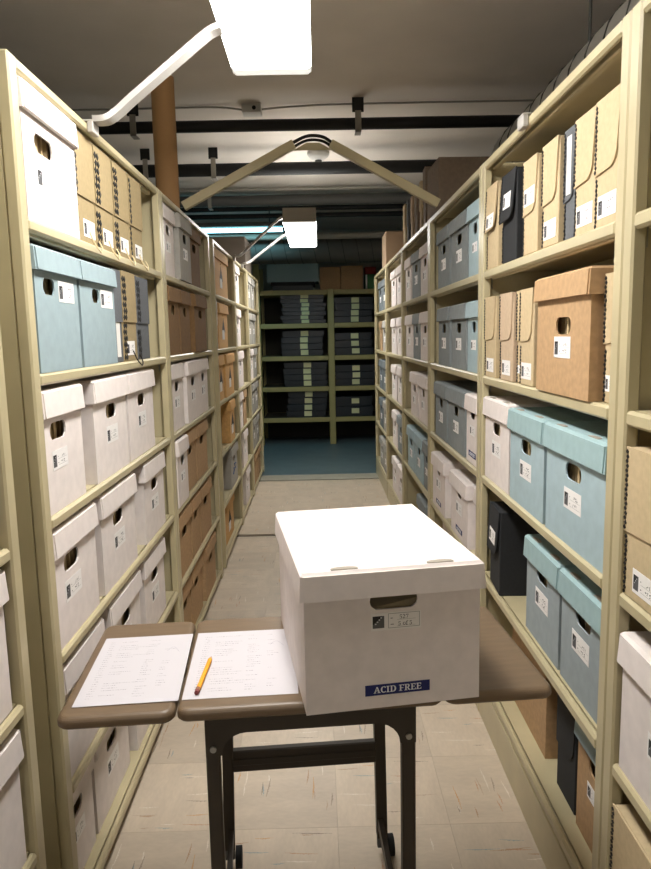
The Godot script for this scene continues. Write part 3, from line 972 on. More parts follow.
func overhead() -> void:
	ceiling_lamp(Vector3(-0.117, 2.085, -1.51), 1.38, "large bright fluorescent lamp over the table, cut by the photo top", LAMP, GLOW)
	ceiling_lamp(Vector3(-0.107, 2.085, -5.62), 1.40, "smaller looking bright fluorescent lamp far down the aisle", LAMP2, GLOW)
	ceiling_lamp(Vector3(-0.117, 2.085, 2.70), 1.38, "fluorescent lamp over the aisle behind the camera", LAMP3, GLOW)
	arm(1.82, Vector3(-0.226, 2.098, -1.90), "white bent arm reaching up from left shelves to near lamp")
	arm(4.78, Vector3(-0.222, 2.125, -4.95), "white bent arm holding near end of the far lamp")
	arm(5.28, Vector3(-0.224, 2.100, -5.60), "white bent arm nearer the middle of the far lamp")
	var c := thing("rail_clip", "small white clip on top rail of right shelves", "clip", Vector3(XR, 1.846, -1.83))
	var st := begin()
	bx(st, Vector3(-0.016, 0.0005, -0.024), Vector3(0.014, 0.004, 0.024), 0.001)
	bx(st, Vector3(-0.016, -0.028, -0.024), Vector3(-0.001, 0.001, 0.024), 0.002)
	part("clip_body", st.commit(), M.armpaint, c)
	# steel angle arch that ties the two runs together
	var br := thing("tie_brace", "olive steel angle arch bridging the left and right shelves", "brace", Vector3(0, 1.846, -3.10))
	for e in [[Vector3(-0.551, 0.012, 0.02), Vector3(-0.075, 0.262, 0.0)], [Vector3(0.530, 0.012, -0.03), Vector3(0.065, 0.260, 0.0)]]:
		var a: Vector3 = e[0]; var b: Vector3 = e[1]
		var d := (b - a).normalized()
		var n := Vector3(-d.y, d.x, 0) * (1.0 if d.x > 0 else -1.0)
		n = n.normalized()
		if n.y < 0: n = -n
		st = begin()
		var t := 0.004
		var hh := 0.036
		var zz := Vector3(0, 0, 1)
		hexa(st, [a, b, b + zz * t, a + zz * t, a + n * hh, b + n * hh, b + n * hh + zz * t, a + n * hh + zz * t])
		var dn := n * t
		hexa(st, [a - zz * 0.026, b - zz * 0.026, b, a, a + dn - zz * 0.026, b + dn - zz * 0.026, b + dn, a + dn])
		part("angle_bar", st.commit(), M.shelf, br)
	st = begin()
	sweep(st, curve([Vector3(-0.085, 0.285, -0.012), Vector3(-0.04, 0.306, -0.012), Vector3(0.0, 0.312, -0.012), Vector3(0.045, 0.304, -0.012), Vector3(0.078, 0.282, -0.012)]), 0.007, 8)
	sweep(st, curve([Vector3(-0.085, 0.270, -0.024), Vector3(-0.04, 0.292, -0.024), Vector3(0.0, 0.298, -0.024), Vector3(0.045, 0.290, -0.024), Vector3(0.078, 0.268, -0.024)]), 0.006, 8)
	part("cable", st.commit(), M.blackpipe, br).set_meta("label", "black cables over the joint")
	st = begin()
	hexa(st, [Vector3(-0.088, 0.250, -0.004), Vector3(0.078, 0.250, -0.004), Vector3(0.078, 0.250, -0.001), Vector3(-0.088, 0.250, -0.001), Vector3(-0.030, 0.280, -0.004), Vector3(0.026, 0.280, -0.004), Vector3(0.026, 0.280, -0.001), Vector3(-0.030, 0.280, -0.001)])
	part("joint_plate", st.commit(), M.shelf, br)
	# brown tube standing on the left shelves
	var tb := thing("cardboard_tube", "tall brown cardboard tube standing on top of left shelves", "tube", Vector3(-0.606, 1.8465, -3.0))
	st = begin()
	lathe(st, [Vector2(0.0, 0.0), Vector2(0.047, 0.0), Vector2(0.047, 0.515), Vector2(0.043, 0.515), Vector2(0.043, 0.02), Vector2(0.0, 0.02)], 28)
	part("tube_wall", st.commit(), plain_cached("tube", Color(0.60, 0.46, 0.30)), tb)
	# pipes
	pipe_run("black_pipe", "black pipe across the ceiling nearest the camera", Vector3(-2.55, 2.56, -4.37), Vector3(2.55, 2.56, -4.37), 0.034, M.blackpipe, [-1.06, 0.268, 1.6])
	pipe_run("black_pipe", "second black pipe across the ceiling, behind the steel arch", Vector3(-2.55, 2.55, -5.42), Vector3(2.55, 2.55, -5.42), 0.046, M.blackpipe, [-1.24, -0.74, 1.5])
	pipe_run("thin_conduit", "thin pale conduit over the far lamp", Vector3(-2.55, 2.672, -6.75), Vector3(2.55, 2.672, -6.75), 0.012, M.conduit, [])
	pipe_run("grey_pipe", "fat grey pipe over the far end of the aisle", Vector3(-2.55, 2.610, -6.95), Vector3(2.55, 2.610, -6.95), 0.052, M.greypipe, [-1.0, 1.0])
	pipe_run("dark_pipe", "upper of two thin dark pipes past the far lamp", Vector3(-2.55, 2.585, -7.25), Vector3(2.55, 2.585, -7.25), 0.024, M.blackpipe, [])
	pipe_run("dark_pipe", "lower of two thin dark pipes past the far lamp", Vector3(-2.55, 2.520, -7.28), Vector3(2.55, 2.520, -7.28), 0.024, M.blackpipe, [])
	pipe_run("tinted_pipe", "pipe just below the cyan tube lamp", Vector3(-2.55, 2.385, -7.80), Vector3(2.55, 2.385, -7.80), 0.035, M.conduit, [])
	# junction box and conduit on the ceiling
	var jb := thing("junction_box", "small white junction box on the ceiling past near lamp", "junction box", Vector3(-0.366, CEIL, -4.46))
	st = begin()
	bx(st, Vector3(-0.058, -0.05, -0.05), Vector3(0.058, -0.0005, 0.05), 0.004)
	part("box_body", st.commit(), M.enamel, jb)
	st = begin()
	rod(st, Vector3(0.015, -0.026, 0.0505), Vector3(0.015, -0.026, 0.054), 0.012, 12)
	part("knockout_plug", st.commit(), M.rubber, jb)
	var cd := thing("ceiling_cable", "thin pale cable run across the ceiling beside junction box", "cable", Vector3(0, CEIL - 0.014, -4.44))
	st = begin()
	sweep(st, curve([Vector3(-2.5, 0.004, 0), Vector3(-1.2, 0.002, 0), Vector3(-0.62, 0.004, 0), Vector3(-0.425, -0.014, 0.0)]), 0.006, 6)
	part("cable_length", st.commit(), M.conduit, cd)
	st = begin()
	sweep(st, curve([Vector3(-0.307, -0.014, 0.0), Vector3(-0.1, 0.0, 0), Vector3(0.4, 0.003, 0.02), Vector3(2.5, 0.003, 0.02)]), 0.006, 6)
	part("cable_length", st.commit(), M.conduit, cd)
	# smoke detector
	var sd := thing("smoke_detector", "round white smoke detector on the ceiling below the arch top", "detector", Vector3(0.036, CEIL - 0.0005, -5.56))
	st = begin()
	lathe(st, [Vector2(0.0, 0.0), Vector2(0.085, 0.0), Vector2(0.085, -0.02), Vector2(0.07, -0.04), Vector2(0.045, -0.058), Vector2(0.0, -0.062)], 24)
	part("detector_body", st.commit(), M.enamel, sd)
	st = begin()
	lathe(st, [Vector2(0.0, -0.061), Vector2(0.026, -0.061), Vector2(0.026, -0.082), Vector2(0.0, -0.086)], 16)
	part("sensor_cap", st.commit(), M.greypipe, sd)
	# ducts
	var path := []
	for k in 14: path.append(Vector3(0, 0, 1.6 - 4.90 * k / 13.0))
	spiral_duct("grey spiral duct running along above the right shelves", Vector3(0.955, 2.085, 0), path, 0.150, 0.14, M.duct)
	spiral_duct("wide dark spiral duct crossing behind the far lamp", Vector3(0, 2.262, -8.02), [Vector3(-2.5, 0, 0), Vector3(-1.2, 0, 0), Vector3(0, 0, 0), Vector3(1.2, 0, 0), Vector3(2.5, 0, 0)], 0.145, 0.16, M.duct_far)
	# cyan tube lamp far left
	var tl := thing("tube_lamp", "cyan-white tube lamp high at the far left", "lamp", Vector3(-0.93, 2.432, -7.60))
	st = begin()
	bx(st, Vector3(-0.62, 0.03, -0.05), Vector3(0.62, 0.075, 0.05), 0.004)
	part("lamp_housing", st.commit(), M.greypipe, tl)
	for zz in [-0.028, 0.028]:
		st = begin()
		rod(st, Vector3(-0.60, 0.0, zz), Vector3(0.60, 0.0, zz), 0.019, 14)
		var gm := plain(Color(0.9, 0.95, 0.95), 0.4)
		gm.emission_enabled = true
		gm.emission = Color(0.62, 0.93, 1.0)
		gm.emission_energy_multiplier = 5.0
		part("glowing_tube", st.commit(), gm, tl)
	for sx in [-0.60, 0.60]:
		st = begin()
		bx(st, Vector3(sx - 0.012, -0.022, -0.05), Vector3(sx + 0.012, 0.03, 0.05), 0.002)
		part("tube_holder", st.commit(), M.greypipe, tl)
	for sx in [-0.45, 0.45]:
		st = begin()
		rod(st, Vector3(sx, 0.074, 0), Vector3(sx, CEIL - 2.432, 0), 0.006, 8)
		part("hanger_rod", st.commit(), M.greypipe, tl)
	var al := AreaLight3D.new()
	al.name = "tube_light"
	tl.add_child(al)
	al.position = Vector3(0, -0.026, 0)
	al.rotation.x = -PI / 2
	al.area_size = Vector2(1.2, 0.09)
	al.area_range = 20.0
	al.area_attenuation = 2.0
	al.light_color = Color(0.62, 0.93, 1.0)
	al.light_energy = TUBE
	al.shadow_enabled = true

# ---------------------------------------------------------------- things on top of the shelves
func loose_box(called: String, label: String, at: Vector3, size: Vector3, mat: Material, turn := 0.0) -> Node3D:
	var o := thing(called, label, "box", at, turn, "boxes on top of the shelves")
	part("body", box_mesh(Vector3(size.x, size.y, size.z), 0.003), mat, o)
	var st := begin()                                    # closing flaps meet along the middle of the top
	bx(st, Vector3(-size.x / 2 + 0.001, size.y, -size.z / 2 + 0.001), Vector3(-0.0015, size.y + 0.0025, size.z / 2 - 0.001), 0.0005)
	part("top_flap", st.commit(), mat, o)
	st = begin()
	bx(st, Vector3(0.0015, size.y, -size.z / 2 + 0.001), Vector3(size.x / 2 - 0.001, size.y + 0.0025, size.z / 2 - 0.001), 0.0005)
	part("top_flap", st.commit(), mat, o)
	return o

func on_top() -> void:
	loose_box("storage_box", "large dull brown box on right shelves beside the duct end", Vector3(0.765, 1.8465, -3.49), Vector3(0.39, 0.268, 0.28), M.dusk, 0.03)
	var spots := [[3.70, 0.10, 0.300, "dusk"], [3.84, 0.06, 0.265, "tan"], [4.02, 0.075, 0.265, "dusk"], [4.20, 0.075, 0.255, "rose"], [4.38, 0.05, 0.270, "slate"], [4.55, 0.08, 0.268, "tan"]]
	for k in spots.size():
		var s: Array = spots[k]
		var o := thing("document_case", "upright %s case, %s from camera in the row atop right shelves" % [{"dusk": "dull brown", "tan": "tan", "rose": "pinkish", "slate": "slate"}[s[3]], ORD[k]], "case", Vector3(0.735, 1.8465, -s[0]), -PI / 2 + 0.03 * (k % 3 - 1), "cases on top of the right shelves")
		doc_case(o, s[1], M[s[3]], {"h": s[2], "d": 0.34, "no_sticker": true, "cols": 1 if k == 3 else 0, "print": k % 4})
	loose_box("storage_box", "plain tan-brown box on right shelves near the far end", Vector3(0.715, 1.8465, -5.76), Vector3(0.33, 0.262, 0.32), plain_cached("palekraft", Color(0.60, 0.50, 0.40)))
	loose_box("storage_box", "dark grey-brown box on left shelves behind the white arms", Vector3(-0.765, 1.8465, -6.15), Vector3(0.37, 0.285, 0.50), plain_cached("umber", Color(0.36, 0.32, 0.28)))

# ---------------------------------------------------------------- far shelving
func back_unit() -> void:
	var z := -8.40
	var u := thing("shelving_unit", "dim olive shelving across the far end holding flat dark boxes", "shelving", Vector3(0.165, 0, z))
	var st := begin()
	var dp := 0.62
	var xs := [-0.875, 0.0, 0.875]
	for k in 3:
		var tall := 2.16 if k == 0 else 1.86
		for zz in [0.0, -dp]:
			st = begin()
			bx(st, Vector3(xs[k] - 0.036, 0, zz - 0.036), Vector3(xs[k] + 0.036, tall, zz), 0.003)
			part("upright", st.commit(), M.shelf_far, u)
	var ys := [1.85, 1.460, 1.075, 0.705, 0.330]
	for y in ys:
		for b in 2:
			st = begin()
			bx(st, Vector3(xs[b] + 0.037, y - 0.055, -0.028), Vector3(xs[b + 1] - 0.037, y, -0.004), 0.003)
			part("beam", st.commit(), M.shelf_far, u)
			st = begin()
			bx(st, Vector3(xs[b] + 0.037, y - 0.055, -dp - 0.028), Vector3(xs[b + 1] - 0.037, y, -dp - 0.004), 0.003)
			part("beam", st.commit(), M.shelf_far, u)
			st = begin()
			bx(st, Vector3(xs[b] + 0.037, y - 0.012, -dp - 0.003), Vector3(xs[b + 1] - 0.037, y - 0.001, -0.029), 0.0)
			part("deck", st.commit(), M.shaded_deck, u)
	for b in 2:
		st = begin()
		bx(st, Vector3(xs[b] + 0.037, 0.0, -dp - 0.040), Vector3(xs[b + 1] - 0.037, 1.84, -dp - 0.0365), 0.0)
		part("back_panel", st.commit(), M.shaded_deck, u)  # dark sheet added so the bay interior reads as shade
		st = begin()
		bx(st, Vector3(xs[b * 2] - 0.002, 0.0, -dp + 0.001), Vector3(xs[b * 2] + 0.002, 1.84, -0.037), 0.0)
		part("side_panel", st.commit(), M.shaded_deck, u)  # dark sheet added to deepen the shade at the bay side
	# [bay centre x, top of deck, count, height of each, width]
	var stacks := [
		[-0.165, 1.460, 7, 0.0475, 0.52, "upper left"], [-0.180, 1.075, 4, 0.074, 0.50, "second left"], [-0.150, 0.705, 4, 0.072, 0.52, "third left"], [-0.150, 0.330, 4, 0.078, 0.48, "lower left"],
		[0.435, 1.460, 4, 0.074, 0.46, "upper right"], [0.435, 1.075, 3, 0.088, 0.46, "second right"], [0.435, 0.705, 3, 0.082, 0.48, "third right"], [0.425, 0.330, 2, 0.120, 0.46, "lower right"]]
	for s in stacks:
		for k in s[2]:
			var nth: String = ["lowest", "second lowest", "third lowest", "fourth lowest", "fifth lowest", "sixth lowest", "topmost"][k]
			if k == s[2] - 1: nth = "topmost"
			var jig := rng.randf_range(-0.018, 0.018)
			var o := thing("flat_box", "flat dark blue box, %s in the %s stack of far shelving" % [nth, s[5]], "box", Vector3(s[0] + jig, s[1] + 0.0 + k * (s[3] + 0.0012), z - 0.27 + rng.randf_range(-0.01, 0.01)), rng.randf_range(-0.02, 0.02), "flat dark boxes on the far shelving")
			st = begin()
			bx(st, Vector3(-s[4] / 2 + 0.004, 0, -0.20), Vector3(s[4] / 2 - 0.004, s[3] * 0.93, 0.20), 0.003)
			part("tray", st.commit(), M.navy, o)
			st = begin()
			var lh: float = s[3] * 0.62
			bx(st, Vector3(-s[4] / 2, s[3] - 0.004, -0.205), Vector3(s[4] / 2, s[3], 0.205), 0.002)
			for e in [[Vector3(-s[4] / 2, s[3] - lh, 0.201), Vector3(s[4] / 2, s[3] - 0.004, 0.205)], [Vector3(-s[4] / 2, s[3] - lh, -0.205), Vector3(s[4] / 2, s[3] - 0.004, -0.201)], [Vector3(-s[4] / 2, s[3] - lh, -0.201), Vector3(-s[4] / 2 + 0.0035, s[3] - 0.004, 0.201)], [Vector3(s[4] / 2 - 0.0035, s[3] - lh, -0.201), Vector3(s[4] / 2, s[3] - 0.004, 0.201)]]:
				bx(st, e[0], e[1], 0.0)
			part("lid", st.commit(), M.navy, o)
			part("sticker", sticker_mesh(0.092, minf(s[3] * 0.84, 0.062)), plain_cached("yellowed", Color(0.84, 0.84, 0.66)), o, Vector3(0.02 - jig * 0.6, s[3] * 0.55, 0.2052)).set_meta("label", "pale yellowed sticker")
	# on top of it
	loose_box("storage_box", "left of two worn brown cartons atop the far shelving", Vector3(0.165, 1.8505, z - 0.25), Vector3(0.24, 0.265, 0.34), M.brown)
	loose_box("storage_box", "right of two worn brown cartons atop the far shelving", Vector3(0.425, 1.8505, z - 0.25), Vector3(0.26, 0.275, 0.34), M.brown)
	var pn := thing("wrapped_crate", "large blue-grey flat crate on far shelving below the dark duct", "crate", Vector3(-0.28, 1.952, z - 0.30))
	part("crate_body", box_mesh(Vector3(0.62, 0.235, 0.40), 0.006), plain_cached("bluegrey", Color(0.60, 0.70, 0.73)), pn)
	var tr := thing("flat_tray", "thin dark tray under the blue-grey crate", "tray", Vector3(-0.28, 1.8505, z - 0.28))
	st = begin()
	bx(st, Vector3(-0.24, 0, -0.2), Vector3(0.24, 0.06, 0.2), 0.004)
	part("tray_body", st.commit(), M.slate, tr)
	st = begin()
	bx(st, Vector3(-0.26, 0.0605, -0.22), Vector3(0.26, 0.1005, 0.22), 0.004)
	part("tray_lid", st.commit(), M.black, tr)
	var gb := thing("green_binder", "green binder with white spine on top of far shelving", "binder", Vector3(0.64, 1.8505, z - 0.20))
	part("cover", box_mesh(Vector3(0.11, 0.175, 0.25), 0.004), plain_cached("green", Color(0.22, 0.42, 0.25)), gb)
	st = begin()
	bx(st, Vector3(-0.054, 0.003, 0.1255), Vector3(-0.034, 0.17, 0.128), 0.0)
	part("spine_strip", st.commit(), M.white, gb)
	var rb := thing("red_box", "small red box on the green binder", "box", Vector3(0.65, 2.0262, z - 0.20))
	part("box_body", box_mesh(Vector3(0.13, 0.075, 0.2), 0.004), plain_cached("red", Color(0.50, 0.13, 0.11)), rb)
	st = begin()
	bx(st, Vector3(-0.066, 0.0755, -0.101), Vector3(0.066, 0.085, 0.101), 0.001)
	part("box_lid", st.commit(), plain_cached("red", Color(0.50, 0.13, 0.11)), rb)

# ---------------------------------------------------------------- the folding table and what lies on it
func table() -> void:
	var T := Transform3D(Basis(Vector3.UP, deg_to_rad(4.25)), Vector3(-0.040, 0, -1.382))
	var t := thing("folding_table", "small brown metal table with raised side leaves in the aisle", "table", T.origin, deg_to_rad(4.25))
	var top := 0.66
	var st := begin()
	slab(st, 0.486, 0.410, 0.023, 0.022, 0.011)
	part("center_top", st.commit(), M.tabletop, t, Vector3(0.0, top, 0))
	st = begin()
	slab(st, 0.208, 0.412, 0.022, 0.024, 0.011)
	var leaf := st.commit()
	part("leaf", leaf, M.tabletop, t, Vector3(-0.350, top - 0.001, 0))
	part("leaf", leaf, M.tabletop, t, Vector3(0.350, top - 0.001, 0))
	# apron: front and back rails with rounded gussets, side rails
	for zz in [0.178, -0.178]:
		st = begin()
		var p := PackedVector2Array()
		var w := 0.196
		p.append(Vector2(-w, 0)); p.append(Vector2(-w, -0.082)); p.append(Vector2(-w + 0.030, -0.082))
		for k in 7:
			var a := PI - PI / 2 * k / 6.0
			p.append(Vector2(-w + 0.030 + 0.045 + 0.045 * cos(a), -0.082 + 0.045 * sin(a) * 0.95))
		for k in 7:
			var a := PI / 2 - PI / 2 * k / 6.0
			p.append(Vector2(w - 0.030 - 0.045 + 0.045 * cos(a), -0.082 + 0.045 * sin(a) * 0.95))
		p.append(Vector2(w - 0.030, -0.082)); p.append(Vector2(w, -0.082)); p.append(Vector2(w, 0))
		plate(st, p, zz - 0.003, zz + 0.003)
		var ap := part("apron", st.commit(), M.tableframe, t, Vector3(0, top - 0.0235, 0))
		for s in [-1.0, 1.0]:
			st = begin()
			rod(st, Vector3(s * 0.182, -0.068, zz + signf(zz) * 0.003), Vector3(s * 0.182, -0.068, zz + signf(zz) * 0.007), 0.006, 10)
			part("bolt", st.commit(), M.steel, ap)
	for s in [-1.0, 1.0]:
		st = begin()
		bx(st, Vector3(s * 0.193 - 0.003, top - 0.080, -0.174), Vector3(s * 0.193 + 0.003, top - 0.0235, 0.174), 0.001)
		part("side_rail", st.commit(), M.tableframe, t)
		# front leg: a channel; rear leg splays a little and carries a wheel
		st = begin()
		bx(st, Vector3(s * 0.184 - 0.013, 0.012, 0.150), Vector3(s * 0.184 + 0.013, top - 0.0245, 0.1745), 0.003)
		var lg := part("leg", st.commit(), M.tableframe, t)
		st = begin()
		bx(st, Vector3(s * 0.182 - 0.019, 0.0, 0.146), Vector3(s * 0.182 + 0.019, 0.014, 0.178), 0.004)
		part("foot", st.commit(), M.rubber, lg)
		st = begin()
		var a := Vector3(s * 0.176, top - 0.034, -0.160)
		var b := Vector3(s * 0.192, 0.055, -0.215)
		hexa(st, [b + Vector3(-0.013, 0, -0.012), b + Vector3(0.013, 0, -0.012), b + Vector3(0.013, 0, 0.012), b + Vector3(-0.013, 0, 0.012), a + Vector3(-0.013, 0, -0.012), a + Vector3(0.013, 0, -0.012), a + Vector3(0.013, 0, 0.012), a + Vector3(-0.013, 0, 0.012)])
		lg = part("leg", st.commit(), M.tableframe, t)
		st = begin()
		bx(st, Vector3(b.x - 0.012, 0.024, b.z - 0.008), Vector3(b.x + 0.012, 0.062, b.z + 0.008), 0.002)
		var cs := part("caster", st.commit(), M.greypipe, lg)
		st = begin()
		rod(st, Vector3(b.x + 0.014, 0.026, b.z), Vector3(b.x + 0.030, 0.026, b.z), 0.026, 18)
		part("wheel", st.commit(), M.rubber, cs)
		# the lower side brace from front foot to rear leg
		st = begin()
		var c0 := Vector3(s * 0.178, 0.10, 0.146)
		var c1 := Vector3(s * 0.186, 0.10, -0.200)
		hexa(st, [c0 + Vector3(-0.006, -0.014, 0), c0 + Vector3(0.006, -0.014, 0), c1 + Vector3(0.006, -0.014, 0), c1 + Vector3(-0.006, -0.014, 0), c0 + Vector3(-0.006, 0.014, 0), c0 + Vector3(0.006, 0.014, 0), c1 + Vector3(0.006, 0.014, 0), c1 + Vector3(-0.006, 0.014, 0)])
		part("side_brace", st.commit(), M.tableframe, t)
		# bracket under each leaf
		st = begin()
		bx(st, Vector3(s * 0.2 if s > 0 else -0.42, top - 0.036, -0.012), Vector3(0.42 if s > 0 else -0.2, top - 0.0245, 0.012), 0.002)
		part("leaf_bracket", st.commit(), M.tableframe, t)
	st = begin()
	bx(st, Vector3(-0.174, 0.283, -0.192), Vector3(0.174, 0.338, -0.172), 0.003)
	bx(st, Vector3(-0.174, 0.302, -0.1715), Vector3(0.174, 0.318, -0.169), 0.001)
	part("stretcher", st.commit(), M.tableframe, t)

	# papers
	for k in 2:
		var at := Vector3(-0.376, top + 0.0003, -1.334) if k == 0 else Vector3(-0.166, top + 0.0003, -1.350)
		var o := thing("printed_list", "printed list lying on the left leaf of the table" if k == 0 else "printed list under the pencil on the table", "paper", at, deg_to_rad(4.6 if k == 0 else 3.6), "printed lists on the table")
		st = begin()
		var w := 0.190 if k == 0 else 0.214
		sheet(st, w, 0.29)
		var m := StandardMaterial3D.new()
		m.albedo_texture = list_texture(200 + k * 17)
		m.roughness = 0.8
		part("sheet", st.commit(), m, o)
	# pencil
	var pa: Vector3 = Vector3(-0.2388, top + 0.0056, -1.2135)
	var pb: Vector3 = Vector3(-0.2336, top + 0.0056, -1.3637)
	var pc := thing("pencil", "yellow wooden pencil lying on the printed list", "pencil", pa)
	var dv := pb - pa
	pc.rotation.y = atan2(dv.x, dv.z)
	var ln := dv.length()
	st = begin()
	sweep(st, [Vector3(0, 0, 0.016), Vector3(0, 0, ln - 0.018)], 0.0046, 6)
	part("shaft", st.commit(), plain_cached("yellow", Color(0.92, 0.62, 0.14)), pc)
	st = begin()
	sweep(st, [Vector3(0, 0, 0.007), Vector3(0, 0, 0.016)], 0.0048, 10)
	part("ferrule", st.commit(), plain_cached("copper", Color(0.55, 0.38, 0.28)), pc)
	st = begin()
	sweep(st, [Vector3(0, 0, 0.0), Vector3(0, 0, 0.007)], 0.0044, 10)
	part("eraser", st.commit(), plain_cached("pink", Color(0.50, 0.24, 0.24)), pc)
	st = begin()
	var tip := begin()
	for k in 8:
		var a0 := TAU * k / 8; var a1 := TAU * (k + 1) / 8
		var q0 := Vector3(cos(a0) * 0.0046, sin(a0) * 0.0046, ln - 0.018); var q1 := Vector3(cos(a1) * 0.0046, sin(a1) * 0.0046, ln - 0.018)
		var r0 := Vector3(cos(a0) * 0.0009, sin(a0) * 0.0009, ln - 0.004); var r1 := Vector3(cos(a1) * 0.0009, sin(a1) * 0.0009, ln - 0.004)
		quad(st, q0, q1, r1, r0, Vector3(cos(a0), sin(a0), 0.2))
		tri(tip, r0, r1, Vector3(0, 0, ln), Vector3(cos(a0), sin(a0), 0.2))
	part("sharpened_wood", st.commit(), plain_cached("cedar", Color(0.80, 0.60, 0.38)), pc)
	part("lead", tip.commit(), M.ink, pc)

	# the carton on the table
	var yaw := deg_to_rad(8.9)
	var at := Vector3(0.0897, top + 0.0008, -1.368)
	var o := thing("record_carton", "big white carton marked ACID FREE standing on the table", "carton", at, yaw)
	carton(o, 0.330, M.white, {"papers": true, "h": 0.258, "d": 0.424, "lid_h": 0.050, "hole": Vector2(0.086, 0.032), "hy": 0.258 - 0.060, "tabs": true, "no_sticker": true, "band": true, "bx": 0.006})
	var zf := 0.212
	var sm := StandardMaterial3D.new()
	sm.albedo_texture = table_sticker()
	sm.roughness = 0.6
	var stk := part("sticker", sticker_mesh(0.090, 0.032), sm, o, Vector3(0.004, 0.258 - 0.098, zf + 0.0004))
	stk.set_meta("label", "white sticker with emblem and number 527")
	part("lettering", text_mesh("527", 0.0072, 0.0003, true, false), M.ink, stk, Vector3(0.014, 0.0068, 0.0007))
	part("lettering", text_mesh("5 of 5", 0.0072, 0.0003, true, false), M.ink, stk, Vector3(0.016, -0.0056, 0.0007))

func table_sticker() -> ImageTexture:
	var im := Image.create(270, 96, false, Image.FORMAT_RGB8)
	var paper := Color(0.90, 0.885, 0.87)
	im.fill(paper)
	im.fill_rect(Rect2i(8, 16, 62, 66), Color(0.34, 0.34, 0.34))
	for k in 6: im.fill_rect(Rect2i(8 + k * 8, 16, 8, 44 - k * 7), Color(0.09, 0.09, 0.10))
	for k in 4: im.fill_rect(Rect2i(20 + k * 10, 56 - k * 11, 8, 6), Color(0.82, 0.82, 0.82))
	for r in [Rect2i(92, 6, 170, 2), Rect2i(92, 84, 170, 2), Rect2i(92, 6, 2, 80), Rect2i(260, 6, 2, 80), Rect2i(140, 42, 100, 1), Rect2i(140, 76, 100, 1), Rect2i(104, 30, 12, 4), Rect2i(104, 64, 18, 4)]:
		im.fill_rect(r, Color(0.42, 0.41, 0.40))
	return ImageTexture.create_from_image(im)

func sheet(st: SurfaceTool, w: float, d: float) -> void:
	tri(st, Vector3(-w / 2, 0.0004, d / 2), Vector3(w / 2, 0.0004, d / 2), Vector3(w / 2, 0.0004, -d / 2), Vector3.UP, Vector2(0, 1), Vector2(1, 1), Vector2(1, 0))
	tri(st, Vector3(-w / 2, 0.0004, d / 2), Vector3(w / 2, 0.0004, -d / 2), Vector3(-w / 2, 0.0004, -d / 2), Vector3.UP, Vector2(0, 1), Vector2(1, 0), Vector2(0, 0))
	var c := [Vector3(-w / 2, 0, d / 2), Vector3(w / 2, 0, d / 2), Vector3(w / 2, 0, -d / 2), Vector3(-w / 2, 0, -d / 2)]
	for k in 4:
		var a: Vector3 = c[k]; var b: Vector3 = c[(k + 1) % 4]
		quad(st, a, b, b + Vector3(0, 0.0004, 0), a + Vector3(0, 0.0004, 0), (a + b) / 2)

# ---------------------------------------------------------------- the room
func room() -> void:
	var x0 := -2.60
	var x1 := 2.60
	var za := 5.20
	var zb := -9.60
	var st := begin()
	bx(st, Vector3(x0 - 0.1, -0.20, zb - 0.1), Vector3(x1 + 0.1, -0.012, za + 0.1))
	var fl := setting("floor", st.commit(), M.sill)
	for zg in [-4.53, -6.2965]:
		st = begin()
		bx(st, Vector3(XL - 0.03, -0.0125, zg - 0.03), Vector3(XR + 0.03, -0.0110, zg + 0.03))
		part("joint_strip", st.commit(), M.floorbase, fl)
	# vinyl tiles, each a piece of its own, cut at the two dark joints that cross the aisle
	var edges_x := []
	var k := -2
	while k <= 2:
		edges_x.append(0.025 + 0.3048 * k)
		k += 1
	var xs := [XL - 0.03] + [0.025 - 0.3048, 0.025, 0.025 + 0.3048] + [XR + 0.03]
	var spans := [[0.90, -4.505], [-4.555, -6.275], [-6.318, -6.55]]
	for s in spans:
		var z: float = s[0]
		while z > s[1] + 0.002:
			var kk := floorf((-z - 1.715) / 0.3048 + 1.0 + 1e-4)
			var zn := maxf(-(1.715 + kk * 0.3048), s[1])
			for i in xs.size() - 1:
				var last: bool = s[1] < -6.4
				var o := part("tile", tile_mesh(xs[i], xs[i + 1], z, zn, (i + int(kk)) % 2 == 0), M.sill if last else M.tiles[posmod(i * 5 + int(kk) * 3, 8)], fl, Vector3((xs[i] + xs[i + 1]) / 2, -0.012, (z + zn) / 2))
			z = zn
	st = begin()
	bx(st, Vector3(x0, -0.0125, zb), Vector3(x1, -0.002, -6.555))
	setting("floor_back", st.commit(), M.floorblue)
	st = begin()
	bx(st, Vector3(x0 - 0.1, CEIL, zb - 0.1), Vector3(x1 + 0.1, CEIL + 0.15, za + 0.1))
	setting("ceiling", st.commit(), M.ceiling)
	for w in [["wall_left", Vector3(x0 - 0.1, -0.012, zb - 0.1), Vector3(x0, CEIL, za + 0.1)], ["wall_right", Vector3(x1, -0.012, zb - 0.1), Vector3(x1 + 0.1, CEIL, za + 0.1)], ["wall_back", Vector3(x0, -0.002, zb - 0.1), Vector3(x1, CEIL, zb)], ["wall_front", Vector3(x0, -0.012, za), Vector3(x1, CEIL, za + 0.1)]]:
		st = begin()
		bx(st, w[1], w[2])
		setting(w[0], st.commit(), M.wall)

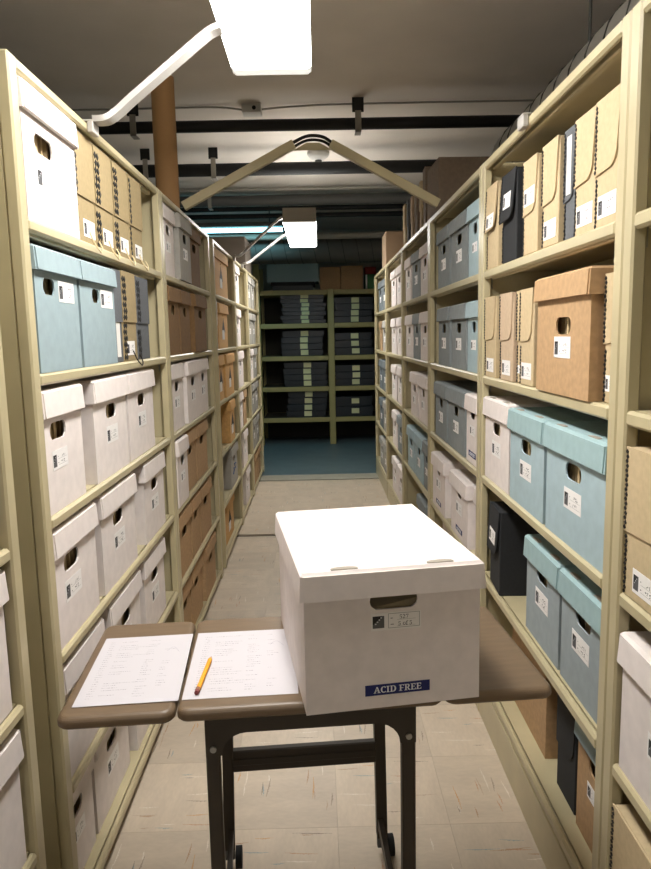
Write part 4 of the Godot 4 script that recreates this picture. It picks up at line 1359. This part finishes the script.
func tile_mesh(xa: float, xb: float, za: float, zb: float, turned: bool) -> Mesh:
	var w := xb - xa - 0.0004
	var d := za - zb - 0.0004
	var key := "tile%.4f %.4f %s" % [w, d, turned]
	if cache.has(key): return cache[key]
	var st := begin()
	var b := 0.0004
	var h := 0.012
	var q := [Vector3(-w / 2 + b, h, d / 2 - b), Vector3(w / 2 - b, h, d / 2 - b), Vector3(w / 2 - b, h, -d / 2 + b), Vector3(-w / 2 + b, h, -d / 2 + b)]
	var u := minf(1.0, w / 0.3036)
	var v := minf(1.0, d / 0.3036)
	var uv := [Vector2(0, v), Vector2(u, v), Vector2(u, 0), Vector2(0, 0)]
	if turned:
		for i in 4: uv[i] = Vector2(uv[i].y, uv[i].x)
	tri(st, q[0], q[1], q[2], Vector3.UP, uv[0], uv[1], uv[2])
	tri(st, q[0], q[2], q[3], Vector3.UP, uv[0], uv[2], uv[3])
	for i in 4:
		var j := (i + 1) % 4
		var o := Vector3(q[i].x + q[j].x, 0, q[i].z + q[j].z)
		var e0: Vector3 = q[i] + Vector3(signf(q[i].x) * b, -b, signf(q[i].z) * b)
		var e1: Vector3 = q[j] + Vector3(signf(q[j].x) * b, -b, signf(q[j].z) * b)
		quad(st, q[i], q[j], e1, e0, o + Vector3.UP * 0.1)
		quad(st, e0, e1, Vector3(e1.x, 0, e1.z), Vector3(e0.x, 0, e0.z), o)
	cache[key] = st.commit()
	return cache[key]

# ---------------------------------------------------------------- camera and light
const F := 696.8                    # focal length in pixels of the 651 x 869 frame
const LAMP := 1.45
const LAMP3 := 1.8
const LAMP2 := 0.95
const TUBE := 0.5
const GLOW := 19.0
var cam_basis: Basis
var cam_at := Vector3(0, 1.317, 0)

func _ready() -> void:
	rng.seed = 11
	var cam := Camera3D.new()
	cam.name = "camera"
	add_child(cam)
	var yaw := 0.0084
	var pitch := 0.1416
	var roll := -0.0208
	var fw := Vector3(sin(yaw) * cos(pitch), -sin(pitch), -cos(yaw) * cos(pitch))
	var rt := fw.cross(Vector3.UP).normalized()
	var up := rt.cross(fw)
	var r2 := rt * cos(roll) + up * sin(roll)
	var u2 := up * cos(roll) - rt * sin(roll)
	cam_basis = Basis(r2, u2, -fw)
	cam.transform = Transform3D(cam_basis, cam_at)
	cam.fov = rad_to_deg(2.0 * atan(434.5 / F))
	cam.near = 0.05
	cam.far = 60.0
	cam.current = true
	var we := WorldEnvironment.new()
	we.name = "surroundings"
	var env := Environment.new()
	env.background_mode = Environment.BG_COLOR
	env.background_color = Color(0, 0, 0)
	env.tonemap_mode = Environment.TONE_MAPPER_LINEAR
	env.tonemap_exposure = 1.0
	env.sdfgi_enabled = true
	env.ssao_enabled = true
	env.ssil_enabled = true
	we.environment = env
	add_child(we)
	make_materials()
	room()
	var zl := [[0.17, 1.24], [1.36, 2.598], [2.600, 3.728], [3.866, 4.818], [4.820, 5.708], [5.710, 6.760]]
	for n in 6: shelving(-1, n, zl[n][0], zl[n][1], L_SHELVES, 1.846, 0.0)
	for n in 6: shelving(1, n, 1.241 + 1.067 * (n - 1), 1.241 + 1.067 * n - 0.002, R_SHELVES, 1.846, 0.165)
	overhead()
	back_unit()
	table()
	stock_left()
	stock_right()
	on_top()
